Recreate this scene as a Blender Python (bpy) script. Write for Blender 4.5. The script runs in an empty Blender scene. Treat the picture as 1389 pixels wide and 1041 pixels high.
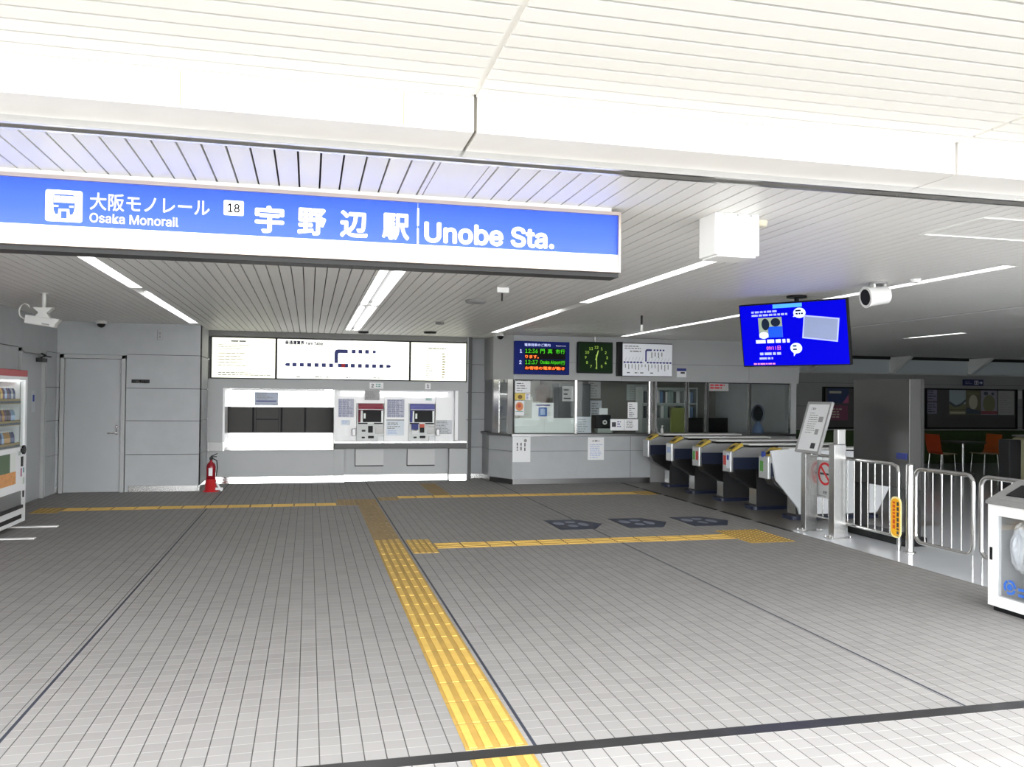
import bpy, bmesh, math, random
from mathutils import Vector, Matrix, Euler

random.seed(7)
S = bpy.context.scene
COL = S.collection
R = math.radians
PI = math.pi

# ------------------------------------------------------------------ camera
F_PX = 1133.6
CAM_H = 1.66
yaw, pit, rol = R(13.648), R(0.844), R(0.606)
fwd = Vector((math.sin(yaw) * math.cos(pit), math.cos(yaw) * math.cos(pit), math.sin(pit)))
rt = Vector((math.cos(yaw), -math.sin(yaw), 0))
up = rt.cross(fwd)
r2 = rt * math.cos(rol) + up * math.sin(rol)
u2 = -rt * math.sin(rol) + up * math.cos(rol)
cam = bpy.data.cameras.new('camera')
cam.sensor_width = 36.0
cam.sensor_fit = 'HORIZONTAL'
cam.lens = F_PX / 1389 * 36.0
cam.clip_start = 0.05
cam.clip_end = 500
camo = bpy.data.objects.new('camera', cam)
camo.matrix_world = Matrix(((r2.x, u2.x, -fwd.x, 0), (r2.y, u2.y, -fwd.y, 0), (r2.z, u2.z, -fwd.z, CAM_H), (0, 0, 0, 1)))
COL.objects.link(camo)
S.camera = camo

# ------------------------------------------------------------------ sky, sun, exposure
W = bpy.data.worlds.new('sky')
S.world = W
W.use_nodes = True
bg = W.node_tree.nodes['Background']
bg.inputs[0].default_value = (0.97, 0.985, 1.0, 1)
bg.inputs[1].default_value = 11.0
sun = bpy.data.lights.new('sun', 'SUN')
sun.energy = 2.0
sun.angle = R(2)
sun.color = (1.0, 0.96, 0.9)
suno = bpy.data.objects.new('sun', sun)
suno.rotation_euler = (R(27), 0, R(-25))
suno.location = (0, -8, 20)
COL.objects.link(suno)
S.view_settings.view_transform = 'Standard'
S.view_settings.look = 'None'
S.view_settings.exposure = 0.0
S.view_settings.gamma = 1.0
S.view_settings.use_curve_mapping = False
S.cycles.max_bounces = 8
S.cycles.diffuse_bounces = 5
S.cycles.glossy_bounces = 4
S.cycles.transparent_max_bounces = 12
S.cycles.sample_clamp_indirect = 6.0
S.cycles.use_denoising = True

# ------------------------------------------------------------------ materials
def srgb(h):
    v = [int(h[i:i + 2], 16) / 255 for i in (0, 2, 4)]
    return tuple(c / 12.92 if c <= 0.04045 else ((c + 0.055) / 1.055) ** 2.4 for c in v) + (1,)

_mats = {}
def M(name, col=None, rough=0.5, metal=0.0, emit=0.0, spec=None, noise=0.0, nscale=6.0, bump=0.0, coat=0.0, ecol=None):
    """plain procedural material: colour with slight noise variation"""
    if name in _mats:
        return _mats[name]
    m = bpy.data.materials.new(name)
    m.use_nodes = True
    nt = m.node_tree
    b = nt.nodes['Principled BSDF']
    c = srgb(col) if isinstance(col, str) else tuple(col) + (1,)
    b.inputs['Base Color'].default_value = c
    b.inputs['Roughness'].default_value = rough
    b.inputs['Metallic'].default_value = metal
    if spec is not None:
        b.inputs['Specular IOR Level'].default_value = spec
    if coat:
        b.inputs['Coat Weight'].default_value = coat
        b.inputs['Coat Roughness'].default_value = 0.08
    if emit:
        b.inputs['Emission Color'].default_value = (srgb(ecol) if ecol else c)
        b.inputs['Emission Strength'].default_value = emit
    if noise or bump:
        g = nt.nodes.new('ShaderNodeNewGeometry')
        n = nt.nodes.new('ShaderNodeTexNoise')
        n.inputs['Scale'].default_value = nscale
        n.inputs['Detail'].default_value = 6
        n.inputs['Roughness'].default_value = 0.6
        nt.links.new(g.outputs['Position'], n.inputs['Vector'])
        if noise:
            mx = nt.nodes.new('ShaderNodeMix')
            mx.data_type = 'RGBA'
            nt.links.new(n.outputs['Fac'], mx.inputs['Factor'])
            mx.inputs['A'].default_value = tuple(min(1, x * (1 - noise)) for x in c[:3]) + (1,)
            mx.inputs['B'].default_value = tuple(min(1, x * (1 + noise)) for x in c[:3]) + (1,)
            nt.links.new(mx.outputs['Result'], b.inputs['Base Color'])
        if bump:
            bp = nt.nodes.new('ShaderNodeBump')
            bp.inputs['Strength'].default_value = bump
            bp.inputs['Distance'].default_value = 0.01
            nt.links.new(n.outputs['Fac'], bp.inputs['Height'])
            nt.links.new(bp.outputs['Normal'], b.inputs['Normal'])
    _mats[name] = m
    return m

def glass_mat(name, tint=(0.9, 0.95, 0.93), refl=0.9):
    if name in _mats:
        return _mats[name]
    m = bpy.data.materials.new(name)
    m.use_nodes = True
    nt = m.node_tree
    nt.nodes.remove(nt.nodes['Principled BSDF'])
    out = nt.nodes['Material Output']
    t = nt.nodes.new('ShaderNodeBsdfTransparent')
    t.inputs[0].default_value = tint + (1,)
    gl = nt.nodes.new('ShaderNodeBsdfGlossy')
    gl.inputs['Roughness'].default_value = 0.02
    fr = nt.nodes.new('ShaderNodeFresnel')
    fr.inputs['IOR'].default_value = 1.45
    ml = nt.nodes.new('ShaderNodeMath')
    ml.operation = 'MULTIPLY'
    ml.inputs[1].default_value = refl
    nt.links.new(fr.outputs[0], ml.inputs[0])
    mx = nt.nodes.new('ShaderNodeMixShader')
    nt.links.new(ml.outputs[0], mx.inputs[0])
    nt.links.new(t.outputs[0], mx.inputs[1])
    nt.links.new(gl.outputs[0], mx.inputs[2])
    nt.links.new(mx.outputs[0], out.inputs[0])
    _mats[name] = m
    return m

def tile_floor_mat(name, base, joints):
    """100 mm square tiles: dark joints along Y, pale joints along X, per-tile tone, movement joints"""
    m = bpy.data.materials.new(name)
    m.use_nodes = True
    nt = m.node_tree
    b = nt.nodes['Principled BSDF']
    L = nt.links.new
    def mth(op, a, c=None, c2=None):
        n = nt.nodes.new('ShaderNodeMath')
        n.operation = op
        for i, v in enumerate((a, c, c2)):
            if v is None:
                continue
            if isinstance(v, (int, float)):
                n.inputs[i].default_value = v
            else:
                L(v, n.inputs[i])
        return n.outputs[0]
    g = nt.nodes.new('ShaderNodeNewGeometry')
    sp = nt.nodes.new('ShaderNodeSeparateXYZ')
    L(g.outputs['Position'], sp.inputs[0])
    X, Y = sp.outputs['X'], sp.outputs['Y']
    ux = mth('DIVIDE', mth('ADD', X, 10.033), 0.1)
    uy = mth('DIVIDE', mth('ADD', Y, 50.05), 0.1)
    fx = mth('FRACT', ux)
    fy = mth('FRACT', uy)
    jx = mth('LESS_THAN', fx, 0.055)
    jy = mth('LESS_THAN', fy, 0.055)
    cb = nt.nodes.new('ShaderNodeCombineXYZ')
    L(mth('FLOOR', ux), cb.inputs[0])
    L(mth('FLOOR', uy), cb.inputs[1])
    wn = nt.nodes.new('ShaderNodeTexWhiteNoise')
    wn.noise_dimensions = '2D'
    L(cb.outputs[0], wn.inputs['Vector'])
    ns = nt.nodes.new('ShaderNodeTexNoise')
    ns.inputs['Scale'].default_value = 0.8
    ns.inputs['Detail'].default_value = 5
    L(g.outputs['Position'], ns.inputs['Vector'])
    fac = mth('ADD', mth('MULTIPLY', wn.outputs['Value'], 0.45), mth('MULTIPLY', ns.outputs['Fac'], 0.55))
    mx = nt.nodes.new('ShaderNodeMix'); mx.data_type = 'RGBA'
    L(fac, mx.inputs['Factor'])
    c = srgb(base)
    mx.inputs['A'].default_value = tuple(v * 0.86 for v in c[:3]) + (1,)
    mx.inputs['B'].default_value = tuple(v * 1.14 for v in c[:3]) + (1,)
    m1 = nt.nodes.new('ShaderNodeMix'); m1.data_type = 'RGBA'
    L(jy, m1.inputs['Factor']); L(mx.outputs['Result'], m1.inputs['A'])
    m1.inputs['B'].default_value = tuple(min(1, v * 1.35) for v in c[:3]) + (1,)
    m2 = nt.nodes.new('ShaderNodeMix'); m2.data_type = 'RGBA'
    L(jx, m2.inputs['Factor']); L(m1.outputs['Result'], m2.inputs['A'])
    m2.inputs['B'].default_value = tuple(v * 0.25 for v in c[:3]) + (1,)
    last = m2.outputs['Result']
    for x0 in joints:
        k = mth('LESS_THAN', mth('ABSOLUTE', mth('SUBTRACT', X, x0)), 0.009)
        mj = nt.nodes.new('ShaderNodeMix'); mj.data_type = 'RGBA'
        L(k, mj.inputs['Factor']); L(last, mj.inputs['A'])
        mj.inputs['B'].default_value = (0.03, 0.035, 0.05, 1)
        last = mj.outputs['Result']
    L(last, b.inputs['Base Color'])
    b.inputs['Roughness'].default_value = 0.62
    b.inputs['Specular IOR Level'].default_value = 0.3
    bp = nt.nodes.new('ShaderNodeBump')
    bp.inputs['Strength'].default_value = 0.25
    bp.inputs['Distance'].default_value = 0.004
    L(mth('SUBTRACT', 1.0, mth('MAXIMUM', jx, jy)), bp.inputs['Height'])
    L(bp.outputs['Normal'], b.inputs['Normal'])
    return m

CONC = M('fair_concrete', (0.40, 0.415, 0.425), 0.55, noise=0.12, nscale=3.5, bump=0.05)
CONC_D = M('concrete_joint', (0.10, 0.10, 0.10), 0.9)
PANEL = M('grey_cladding', (0.40, 0.41, 0.41), 0.45, noise=0.06, nscale=2.0)
DOORM = M('grey_door_paint', (0.40, 0.415, 0.425), 0.4, noise=0.07, nscale=2.5)
STEEL = M('stainless', (0.62, 0.62, 0.61), 0.22, 1.0, noise=0.05, nscale=4)
STEEL_D = M('dark_stainless', (0.22, 0.22, 0.22), 0.3, 1.0)
MIRROR = M('polished_stainless', (0.80, 0.80, 0.80), 0.10, 1.0)
DARKM = M('dark_metal', (0.035, 0.035, 0.035), 0.45, 0.2, spec=0.15)
BLACK = M('black_plastic', (0.010, 0.010, 0.011), 0.4, spec=0.12)
GREYP = M('grey_plastic', (0.28, 0.28, 0.28), 0.45)
LGREY = M('light_grey_plastic', (0.55, 0.55, 0.54), 0.4)
WHITE = M('white_paint', (0.80, 0.80, 0.78), 0.4)
WHITEP = M('white_paper', (0.82, 0.83, 0.84), 0.7)
SLAT = M('ceiling_slat_white', (0.83, 0.82, 0.79), 0.4, noise=0.03, nscale=1.5)
SLAT_O = M('canopy_slat_white', (0.87, 0.85, 0.79), 0.45, noise=0.03, nscale=1.5)
GAP = M('ceiling_gap_dark', (0.10, 0.095, 0.085), 0.9)
BEAMM = M('canopy_fascia', (0.82, 0.80, 0.76), 0.5, noise=0.10, nscale=2.5, bump=0.04)
YEL = M('tactile_yellow', srgb('C2A04E')[:3], 0.6, noise=0.22, nscale=9)
YEL_W = M('tactile_worn', srgb('8F7748')[:3], 0.6, noise=0.25, nscale=9)
BLUE = M('sign_blue', srgb('2253E8')[:3], 0.3, coat=0.35)
SIGNW = M('sign_white', (0.9, 0.9, 0.9), 0.35, emit=0.35)
NAVY = M('navy_plastic', srgb('1A2238')[:3], 0.45)
RED = M('red_paint', srgb('B3141C')[:3], 0.35)
TUBE = M('fluorescent_tube', (1, 1, 1), 0.4, emit=2.8)
LITW = M('backlit_white', (0.9, 0.9, 0.88), 0.4, emit=0.95, ecol='FFFFF6')
LITC = M('backlit_cream', (0.9, 0.9, 0.8), 0.4, emit=0.88, ecol='FFFFEB')
INK = M('ink_grey', (0.045, 0.045, 0.05), 0.7)
INKL = M('ink_pale', (0.26, 0.26, 0.25), 0.7)
INKB = M('ink_blue', srgb('27409A')[:3], 0.6)
INKN = M('ink_navy', srgb('30397F')[:3], 0.6)
INKR = M('ink_red', srgb('C82A30')[:3], 0.6)
GLASS = glass_mat('clear_glass', (0.93, 0.95, 0.94), 0.22)
FLOORM = tile_floor_mat('floor_tiles', '888684', (-1.397, 1.067, 3.49))
FLOORO = tile_floor_mat('outdoor_tiles', '8E8C8A', ())
TERR = M('polished_stone', (0.72, 0.74, 0.77), 0.12, noise=0.08, nscale=1.2)

# ------------------------------------------------------------------ mesh builder
class MB:
    def __init__(s):
        s.v = []; s.f = []; s.m = []; s.sm = []; s.mats = []
    def _mi(s, mat):
        if mat not in s.mats:
            s.mats.append(mat)
        return s.mats.index(mat)
    def add(s, vs, fs, mat, smooth=False):
        o = len(s.v); k = s._mi(mat)
        s.v += [tuple(p) for p in vs]
        for f in fs:
            s.f.append([i + o for i in f]); s.m.append(k); s.sm.append(smooth)
        return s
    def box(s, x0, x1, y0, y1, z0, z1, mat, bev=0.0, mtx=None):
        if bev > 0:
            bm = bmesh.new()
            bmesh.ops.create_cube(bm, size=1)
            for q in bm.verts:
                q.co = Vector(((x0 + x1) / 2 + q.co.x * (x1 - x0), (y0 + y1) / 2 + q.co.y * (y1 - y0), (z0 + z1) / 2 + q.co.z * (z1 - z0)))
            bmesh.ops.bevel(bm, geom=bm.edges[:], offset=bev, segments=2, affect='EDGES', profile=0.5)
            bm.verts.index_update()
            vs = [q.co.copy() for q in bm.verts]
            fs = [[q.index for q in f.verts] for f in bm.faces]
            bm.free()
        else:
            vs = [Vector(p) for p in ((x0, y0, z0), (x1, y0, z0), (x1, y1, z0), (x0, y1, z0), (x0, y0, z1), (x1, y0, z1), (x1, y1, z1), (x0, y1, z1))]
            fs = [(0, 3, 2, 1), (4, 5, 6, 7), (0, 1, 5, 4), (1, 2, 6, 5), (2, 3, 7, 6), (3, 0, 4, 7)]
        if mtx:
            vs = [mtx @ p for p in vs]
        return s.add(vs, fs, mat)
    def prism(s, poly, a0, a1, mat, axis='y', mtx=None):
        """polygon in the other two axes, extruded along axis: y -> (x,z), z -> (x,y), x -> (y,z)"""
        def P(p, a):
            return Vector((p[0], a, p[1])) if axis == 'y' else Vector((p[0], p[1], a)) if axis == 'z' else Vector((a, p[0], p[1]))
        n = len(poly)
        vs = [P(p, a0) for p in poly] + [P(p, a1) for p in poly]
        if mtx:
            vs = [mtx @ p for p in vs]
        fs = [list(range(n)), list(range(2 * n - 1, n - 1, -1))]
        for i in range(n):
            j = (i + 1) % n
            fs.append((j, i, n + i, n + j))
        return s.add(vs, fs, mat)
    def tube(s, pts, r, mat, n=12, closed=False, caps=True):
        pts = [Vector(p) for p in pts]
        rings = []
        N = len(pts)
        prev = None
        for i, p in enumerate(pts):
            a = pts[(i - 1) % N] if (closed or i > 0) else p
            b = pts[(i + 1) % N] if (closed or i < N - 1) else p
            t = (b - a).normalized()
            if prev is None:
                ref = Vector((0, 0, 1)) if abs(t.z) < 0.9 else Vector((1, 0, 0))
                nx = t.cross(ref).normalized()
            else:
                nx = (prev - t * prev.dot(t)).normalized()
            prev = nx
            ny = t.cross(nx)
            rr = r[i] if isinstance(r, (list, tuple)) else r
            rings.append([p + (nx * math.cos(2 * PI * k / n) + ny * math.sin(2 * PI * k / n)) * rr for k in range(n)])
        vs = [q for g in rings for q in g]
        fs = []
        for i in range(N if closed else N - 1):
            j = (i + 1) % N
            for k in range(n):
                l = (k + 1) % n
                fs.append((i * n + k, i * n + l, j * n + l, j * n + k))
        s.add(vs, fs, mat, True)
        if caps and not closed:
            s.add(rings[0], [list(range(n - 1, -1, -1))], mat)
            s.add(rings[-1], [list(range(n))], mat)
        return s
    def cyl(s, p0, p1, r, mat, n=20, r1=None):
        return s.tube([p0, p1], [r, r if r1 is None else r1], mat, n)
    def lathe(s, prof, mat, c=(0, 0, 0), n=24):
        """prof: (radius, z) from bottom to top"""
        vs = []; fs = []
        for (r, z) in prof:
            for k in range(n):
                a = 2 * PI * k / n
                vs.append((c[0] + r * math.cos(a), c[1] + r * math.sin(a), c[2] + z))
        for i in range(len(prof) - 1):
            for k in range(n):
                l = (k + 1) % n
                fs.append((i * n + k, i * n + l, (i + 1) * n + l, (i + 1) * n + k))
        s.add(vs, fs, mat, True)
        if prof[0][0] > 1e-5:
            s.add(vs[:n], [list(range(n - 1, -1, -1))], mat)
        if prof[-1][0] > 1e-5:
            s.add(vs[-n:], [list(range(n))], mat)
        return s
    def build(s, name, parent=None, loc=(0, 0, 0), rot=None):
        me = bpy.data.meshes.new(name)
        me.from_pydata(s.v, [], s.f)
        for mt in s.mats:
            me.materials.append(mt)
        for p, k, sm in zip(me.polygons, s.m, s.sm):
            p.material_index = k
            p.use_smooth = sm
        me.update()
        o = bpy.data.objects.new(name, me)
        COL.objects.link(o)
        o.location = loc
        if rot:
            o.rotation_euler = rot
        if parent:
            o.parent = parent
        return o

def tag(o, label=None, cat=None, group=None, kind=None):
    if label: o['label'] = label
    if cat: o['category'] = cat
    if group: o['group'] = group
    if kind: o['kind'] = kind
    return o

def thing(name, label, cat, loc=(0, 0, 0), rz=0.0, group=None):
    o = bpy.data.objects.new(name, None)
    o.empty_display_size = 0.1
    COL.objects.link(o)
    o.location = loc
    o.rotation_euler = (0, 0, rz)
    return tag(o, label, cat, group)

def struct(name, mb, label=None):
    return tag(mb.build(name), label, None, None, 'structure')

def copy_tree(o, parent=None):
    c = o.copy()
    COL.objects.link(c)
    if parent:
        c.parent = parent
    for ch in list(o.children):
        copy_tree(ch, c)
    return c

import os
try:
    LATIN = bpy.data.fonts.load(os.path.join(bpy.utils.system_resource('DATAFILES'), 'fonts', 'Inter.woff2'))
except Exception:
    LATIN = None

def text_geom(body, size, bold=0.0, align='LEFT', sx=1.0, spacing=1.0):
    cu = bpy.data.curves.new('lettering', 'FONT')
    cu.body = body
    cu.size = size
    if LATIN and body.isascii():
        cu.font = LATIN
    cu.offset = bold
    cu.align_x = align
    cu.space_character = spacing
    cu.resolution_u = 3
    o = bpy.data.objects.new('lettering', cu)
    COL.objects.link(o)
    dg = bpy.context.evaluated_depsgraph_get()
    me = bpy.data.meshes.new_from_object(o.evaluated_get(dg))
    vs = [(v.co.x * sx, v.co.y) for v in me.vertices]
    fs = [list(p.vertices) for p in me.polygons]
    bpy.data.objects.remove(o)
    bpy.data.curves.remove(cu)
    bpy.data.meshes.remove(me)
    return vs, fs

def text(mb, body, x, z, h, mat, y=-0.003, bold=0.0, width=None, align='LEFT', sx=1.0, spacing=1.0, center=False):
    """lettering facing local -Y, its box fitted: height h (glyph box), left/centre at x, bottom at z"""
    vs, fs = text_geom(body, 1.0, 0.0, 'LEFT', 1.0, spacing)
    if not vs:
        return
    if bold:
        v0, f0 = vs, fs
        vs, fs = [], []
        for i in range(9):
            dx, dz = (0, 0) if i == 8 else (bold * math.cos(PI * i / 4), bold * math.sin(PI * i / 4))
            o = len(vs)
            vs += [(a + dx, b + dz) for a, b in v0]
            fs += [[k + o for k in f] for f in f0]
    x0 = min(v[0] for v in vs); x1 = max(v[0] for v in vs)
    z0 = min(v[1] for v in vs); z1 = max(v[1] for v in vs)
    k = h / (z1 - z0)
    kx = (width / (x1 - x0)) if width else k * sx
    ox = x - ((x1 - x0) * kx / 2 if center else 0)
    mb.add([(ox + (v[0] - x0) * kx, y, z + (v[1] - z0) * k) for v in vs], fs, mat)

def plate(mb, x0, x1, z0, z1, mat, y=-0.003, t=0.002):
    """thin raised graphic facing local -Y whose front lies at y"""
    mb.box(x0, x1, y, y + t, z0, z1, mat)

def marks(mb, x0, x1, z0, z1, rows, mat, y=-0.003, fill=0.75, seed=0, vertical=False, th=0.45):
    """rows of fine print too small to read"""
    rr = random.Random(seed)
    n = rows
    if vertical:
        w = (x1 - x0) / n
        for i in range(n):
            xa = x0 + i * w + w * 0.25
            ln = (z1 - z0) * rr.uniform(fill * 0.6, fill)
            z = z1
            while z > z1 - ln:
                d = w * rr.uniform(0.4, 1.0)
                plate(mb, xa, xa + w * th, max(z - d, z1 - ln), z, mat, y, 0.0008)
                z -= d + w * 0.25
        return
    hgt = (z1 - z0) / n
    for i in range(n):
        zb = z1 - (i + 1) * hgt + hgt * 0.25
        ln = (x1 - x0) * rr.uniform(fill * 0.6, min(1, fill * 1.2))
        x = x0
        while x < x0 + ln - hgt * 0.2:
            d = hgt * rr.uniform(0.6, 2.4)
            plate(mb, x, min(x + d, x0 + ln), zb, zb + hgt * th, mat, y, 0.0008)
            x += d + hgt * 0.35

def rrect(x0, x1, z0, z1, r, n=5):
    pts = []
    for cx, cz, a0 in ((x1 - r, z0 + r, -90), (x1 - r, z1 - r, 0), (x0 + r, z1 - r, 90), (x0 + r, z0 + r, 180)):
        for k in range(n + 1):
            a = R(a0 + 90 * k / n)
            pts.append((cx + r * math.cos(a), cz + r * math.sin(a)))
    return pts

def ellipse(cx, cz, rx, rz, n=24):
    return [(cx + rx * math.cos(2 * PI * k / n), cz + rz * math.sin(2 * PI * k / n)) for k in range(n)]

# ================================================================== the setting
CEIL = 2.80
# floor inside, outdoors, paid area
mb = MB()
mb.box(-4.2, 5.9, 3.85, 17.2, -0.10, 0.0, FLOORM)
struct('floor', mb, 'grey square-tiled station floor')
mb = MB()
mb.box(-14, 14, 1.6, 3.757, -0.10, 0.0, FLOORO)
mb.box(-14, 14, -14, 1.6, -0.10, 0.0, M('low_bounce_ground', (0.085, 0.085, 0.085), 0.8, noise=0.2))  # unseen ground, made dark to cut light bounced onto the canopy
tag(mb.build('floor_outside'), 'pale tiled paving outside the dark threshold strip', None, None, 'structure')
mb = MB()
mb.box(5.9, 21, 3.85, 9.45, -0.10, 0.0, TERR); mb.box(8.3, 21, 9.45, 19.2, -0.10, 0.0, TERR)
mb.box(5.9, 8.3, 9.45, 19.2, -0.10, 0.0, M('aisle_stone', (0.15, 0.14, 0.125), 0.35, noise=0.15))
tag(mb.build('floor_concourse'), 'polished stone floor behind the gates and railing', None, None, 'structure')
mb = MB()
mb.box(-14, 14, 3.757, 3.85, -0.10, 0.002, M('threshold_steel', (0.06, 0.06, 0.062), 0.3, 0.7, noise=0.3, nscale=5))
struct('trim_1', mb, 'dark shutter threshold strip across the floor')
# slotted floor channel in front of the gates
mb = MB()
y = 9.35
while y < 14.9:
    mb.box(5.86, 5.915, y, y + 0.82, 0.0, 0.004, BLACK)
    y += 1.0
struct('trim_2', mb, 'dark slotted floor channel before the gates')

# inner ceiling: slats along Y over a dark gap, troughs left open for the lights
TROUGHS = (-1.855, 0.735, 3.24, 5.74, 8.33, 10.72)
mb = MB()
mb.box(-4.3, 21, 3.9, 20, 2.86, 2.98, GAP)
pitch = 0.1078
x = -4.05
seams = (3.90, 5.34, 7.9, 10.9, 13.9, 19.3)
while x < 20.6:
    xa, xb = x, x + pitch - 0.010
    HW = lambda t: 0.125 if t == 0.735 else 0.072
    skip = any(xa < t + HW(t) and xb > t - HW(t) for t in TROUGHS)
    for i in range(len(seams) - 1):
        if skip:
            t = [t for t in TROUGHS if xa < t + HW(t) and xb > t - HW(t)][0]; hw = HW(t)
            if xa < t - hw - 0.012:
                mb.box(xa, t - hw, seams[i] + 0.002, seams[i + 1] - 0.002, 2.80, 2.82, SLAT)
            if xb > t + hw + 0.012:
                mb.box(t + hw, xb, seams[i] + 0.002, seams[i + 1] - 0.002, 2.80, 2.82, SLAT)
        else:
            mb.box(xa, xb, seams[i] + 0.002, seams[i + 1] - 0.002, 2.80, 2.82, SLAT)
    x += pitch
for t, a, b in ((-1.855, 5.18, 14.72), (0.735, 5.58, 15.32), (3.24, 6.2, 14.87), (5.74, 5.85, 14.92), (8.33, 5.58, 15.02), (10.72, 11.88, 13.32)):
    hw = HW(t) - 0.006
    mb.box(t - hw, t + hw, 3.902, a, 2.80, 2.82, SLAT)
    mb.box(t - hw, t + hw, b, 19.29, 2.80, 2.82, SLAT)
struct('ceiling', mb, 'white slatted ceiling with grooves running inward')
# canopy ceiling outdoors: slats along X, split by pale battens
mb = MB()
mb.box(-9, 13, 2.0, 3.5, 3.0, 3.1, M('canopy_gap', (0.05, 0.035, 0.022), 0.9))
for i in range(-4, 6):
    xs = 0.665 + 2.435 * i
    y = 3.49
    while y > 2.1:
        mb.box(xs + 0.012, xs + 2.435 - 0.012, y - pitch + 0.016, y, 2.935, 2.955, SLAT_O)
        y -= pitch
    mb.box(xs - 0.012, xs + 0.012, 2.05, 3.49, 2.945, 2.957, SLAT_O)
mb.box(-9, 13, 1.9, 2.03, 2.93, 3.15, SLAT_O)
tag(mb.build('ceiling_canopy'), 'white slatted canopy ceiling over the entrance', None, None, 'structure')
# fascia beam, in lengths with open joints
mb = MB()
for i in range(-4, 6):
    xs = 0.677 + 2.435 * i
    mb.box(xs + 0.008, xs + 2.435 - 0.008, 3.50, 3.775, 2.785, 2.96, BEAMM)
for xs in (-0.51, 0.37):
    mb.box(xs - 0.002, xs + 0.002, 3.497, 3.5, 2.79, 2.93, M('fascia_seam', (0.5, 0.42, 0.28), 0.8))
mb.box(-9, 13, 3.52, 3.77, 2.80, 3.05, M('fascia_core', (0.25, 0.23, 0.2), 0.9))
struct('beam', mb, 'white fascia beam along the entrance edge')
mb = MB()
mb.box(-9, 13, 3.775, 3.80, 2.755, 2.86, STEEL)
mb.box(-9, 13, 3.86, 3.885, 2.755, 2.86, STEEL)
mb.box(-9, 13, 3.885, 3.90, 2.79, 2.86, STEEL)
mb.box(-9, 13, 3.80, 3.86, 2.775, 2.86, M('rail_channel', (0.30, 0.29, 0.27), 0.5))
struct('trim_3', mb, 'steel shutter rail under the fascia beam')

def panel_wall(mb, a0, a1, face, zs, axis, thick=0.03, core=0.20, sign=1, mat=CONC, gap=0.005):
    """coursed panels with recessed joints; face at `face`, body behind it along +axis*sign"""
    def B(u0, u1, d0, d1, z0, z1, mt):
        lo, hi = sorted((face + sign * d0, face + sign * d1))
        if axis == 'y':
            mb.box(u0, u1, lo, hi, z0, z1, mt)
        else:
            mb.box(lo, hi, u0, u1, z0, z1, mt)
    for i in range(len(zs) - 1):
        B(a0, a1, 0, thick, zs[i] + (gap if i else 0), zs[i + 1] - (gap if i < len(zs) - 2 else 0), mat)
    B(a0, a1, thick, core, zs[0], zs[-1], CONC_D)

Z5 = [0, 0.62, 1.18, 1.72, 2.28, 2.86]
# left wall with its door at the far end
mb = MB()
panel_wall(mb, 3.9, 13.10, -3.99, Z5, 'x', sign=-1)
panel_wall(mb, 13.10, 14.42, -3.99, [2.275, 2.86], 'x', sign=-1)
mb.box(-4.25, -4.12, 13.10, 14.42, 0, 2.30, CONC_D)
panel_wall(mb, 14.42, 15.2, -3.99, Z5, 'x', sign=-1)
struct('wall_left', mb, 'grey concrete wall on the left')
# back wall left of the ticket recess, with the second door
mb = MB()
panel_wall(mb, -4.0, -3.95, 14.95, Z5, 'y')
panel_wall(mb, -3.95, -2.94, 14.95, [2.265, 2.86], 'y')
mb.box(-3.95, -2.94, 15.05, 15.15, 0, 2.30, CONC_D)
panel_wall(mb, -2.94, -1.79, 14.95, Z5, 'y')
struct('wall_back', mb, 'grey concrete wall with closed door')
mb = MB()
panel_wall(mb, 14.985, 16.35, -1.79, Z5, 'x', sign=-1)
struct('wall_reveal', mb, 'concrete side wall of ticket recess')
# column between recess and office
mb = MB()
panel_wall(mb, 3.0, 3.9, 16.5, Z5, 'y')
panel_wall(mb, 16.1, 16.7, 3.0, Z5, 'x', sign=1, core=0.1)
struct('wall_pier', mb, 'concrete pier between ticket recess and office')
# building mass behind the recess and office
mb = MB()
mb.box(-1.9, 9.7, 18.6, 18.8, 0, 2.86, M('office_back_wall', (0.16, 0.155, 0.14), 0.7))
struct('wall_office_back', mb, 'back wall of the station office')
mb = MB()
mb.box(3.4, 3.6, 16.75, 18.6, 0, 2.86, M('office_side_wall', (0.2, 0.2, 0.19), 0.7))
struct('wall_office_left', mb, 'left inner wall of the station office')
mb = MB()
mb.box(9.62, 9.72, 15.55, 19.2, 0, 2.86, CONC)
struct('wall_office_right', mb, 'right outer wall of the station office')
# concourse end walls
mb = MB()
panel_wall(mb, 9.72, 20.6, 19.0, [0, 0.5, 0.93, 1.48, 2.08, 2.34], 'y', mat=M('concourse_concrete', (0.26, 0.265, 0.26), 0.6, noise=0.12, nscale=2))
struct('wall_far', mb, 'grey concrete wall at the far end of the concourse')
mb = MB()
mb.box(20.3, 20.5, 3.85, 19.2, 0, 2.86, CONC)
struct('wall_right', mb, 'concourse wall on the right')
mb = MB()
mb.box(8.9, 20.5, 3.85, 4.05, 0, 2.86, CONC)  # unseen wall added to block daylight and keep the concourse dark
struct('wall_front_blocker', mb, 'unseen wall added to keep daylight out of the concourse')
# clerestory strip
mb = MB()
fr = M('frosted_pane', (0.30, 0.34, 0.35), 0.5, emit=0.05, ecol='C8D4D8')
mb.box(9.72, 20.6, 19.06, 19.08, 2.34, 2.76, fr)
mb.box(9.72, 20.6, 18.98, 19.10, 2.33, 2.37, PANEL)
mb.box(9.72, 20.6, 19.0, 19.10, 2.72, 2.86, DARKM)
struct('window_1', mb, 'strip of frosted clerestory panes')
mb = MB()
for xs in (9.9, 12.4, 14.85, 17.3, 19.75):
    mb.prism([(18.2, 2.78), (19.05, 2.78), (19.05, 2.36), (18.95, 2.36)], xs, xs + 0.10, WHITE, 'x')
struct('trim_4', mb, 'white triangular brackets under clerestory')

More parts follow.
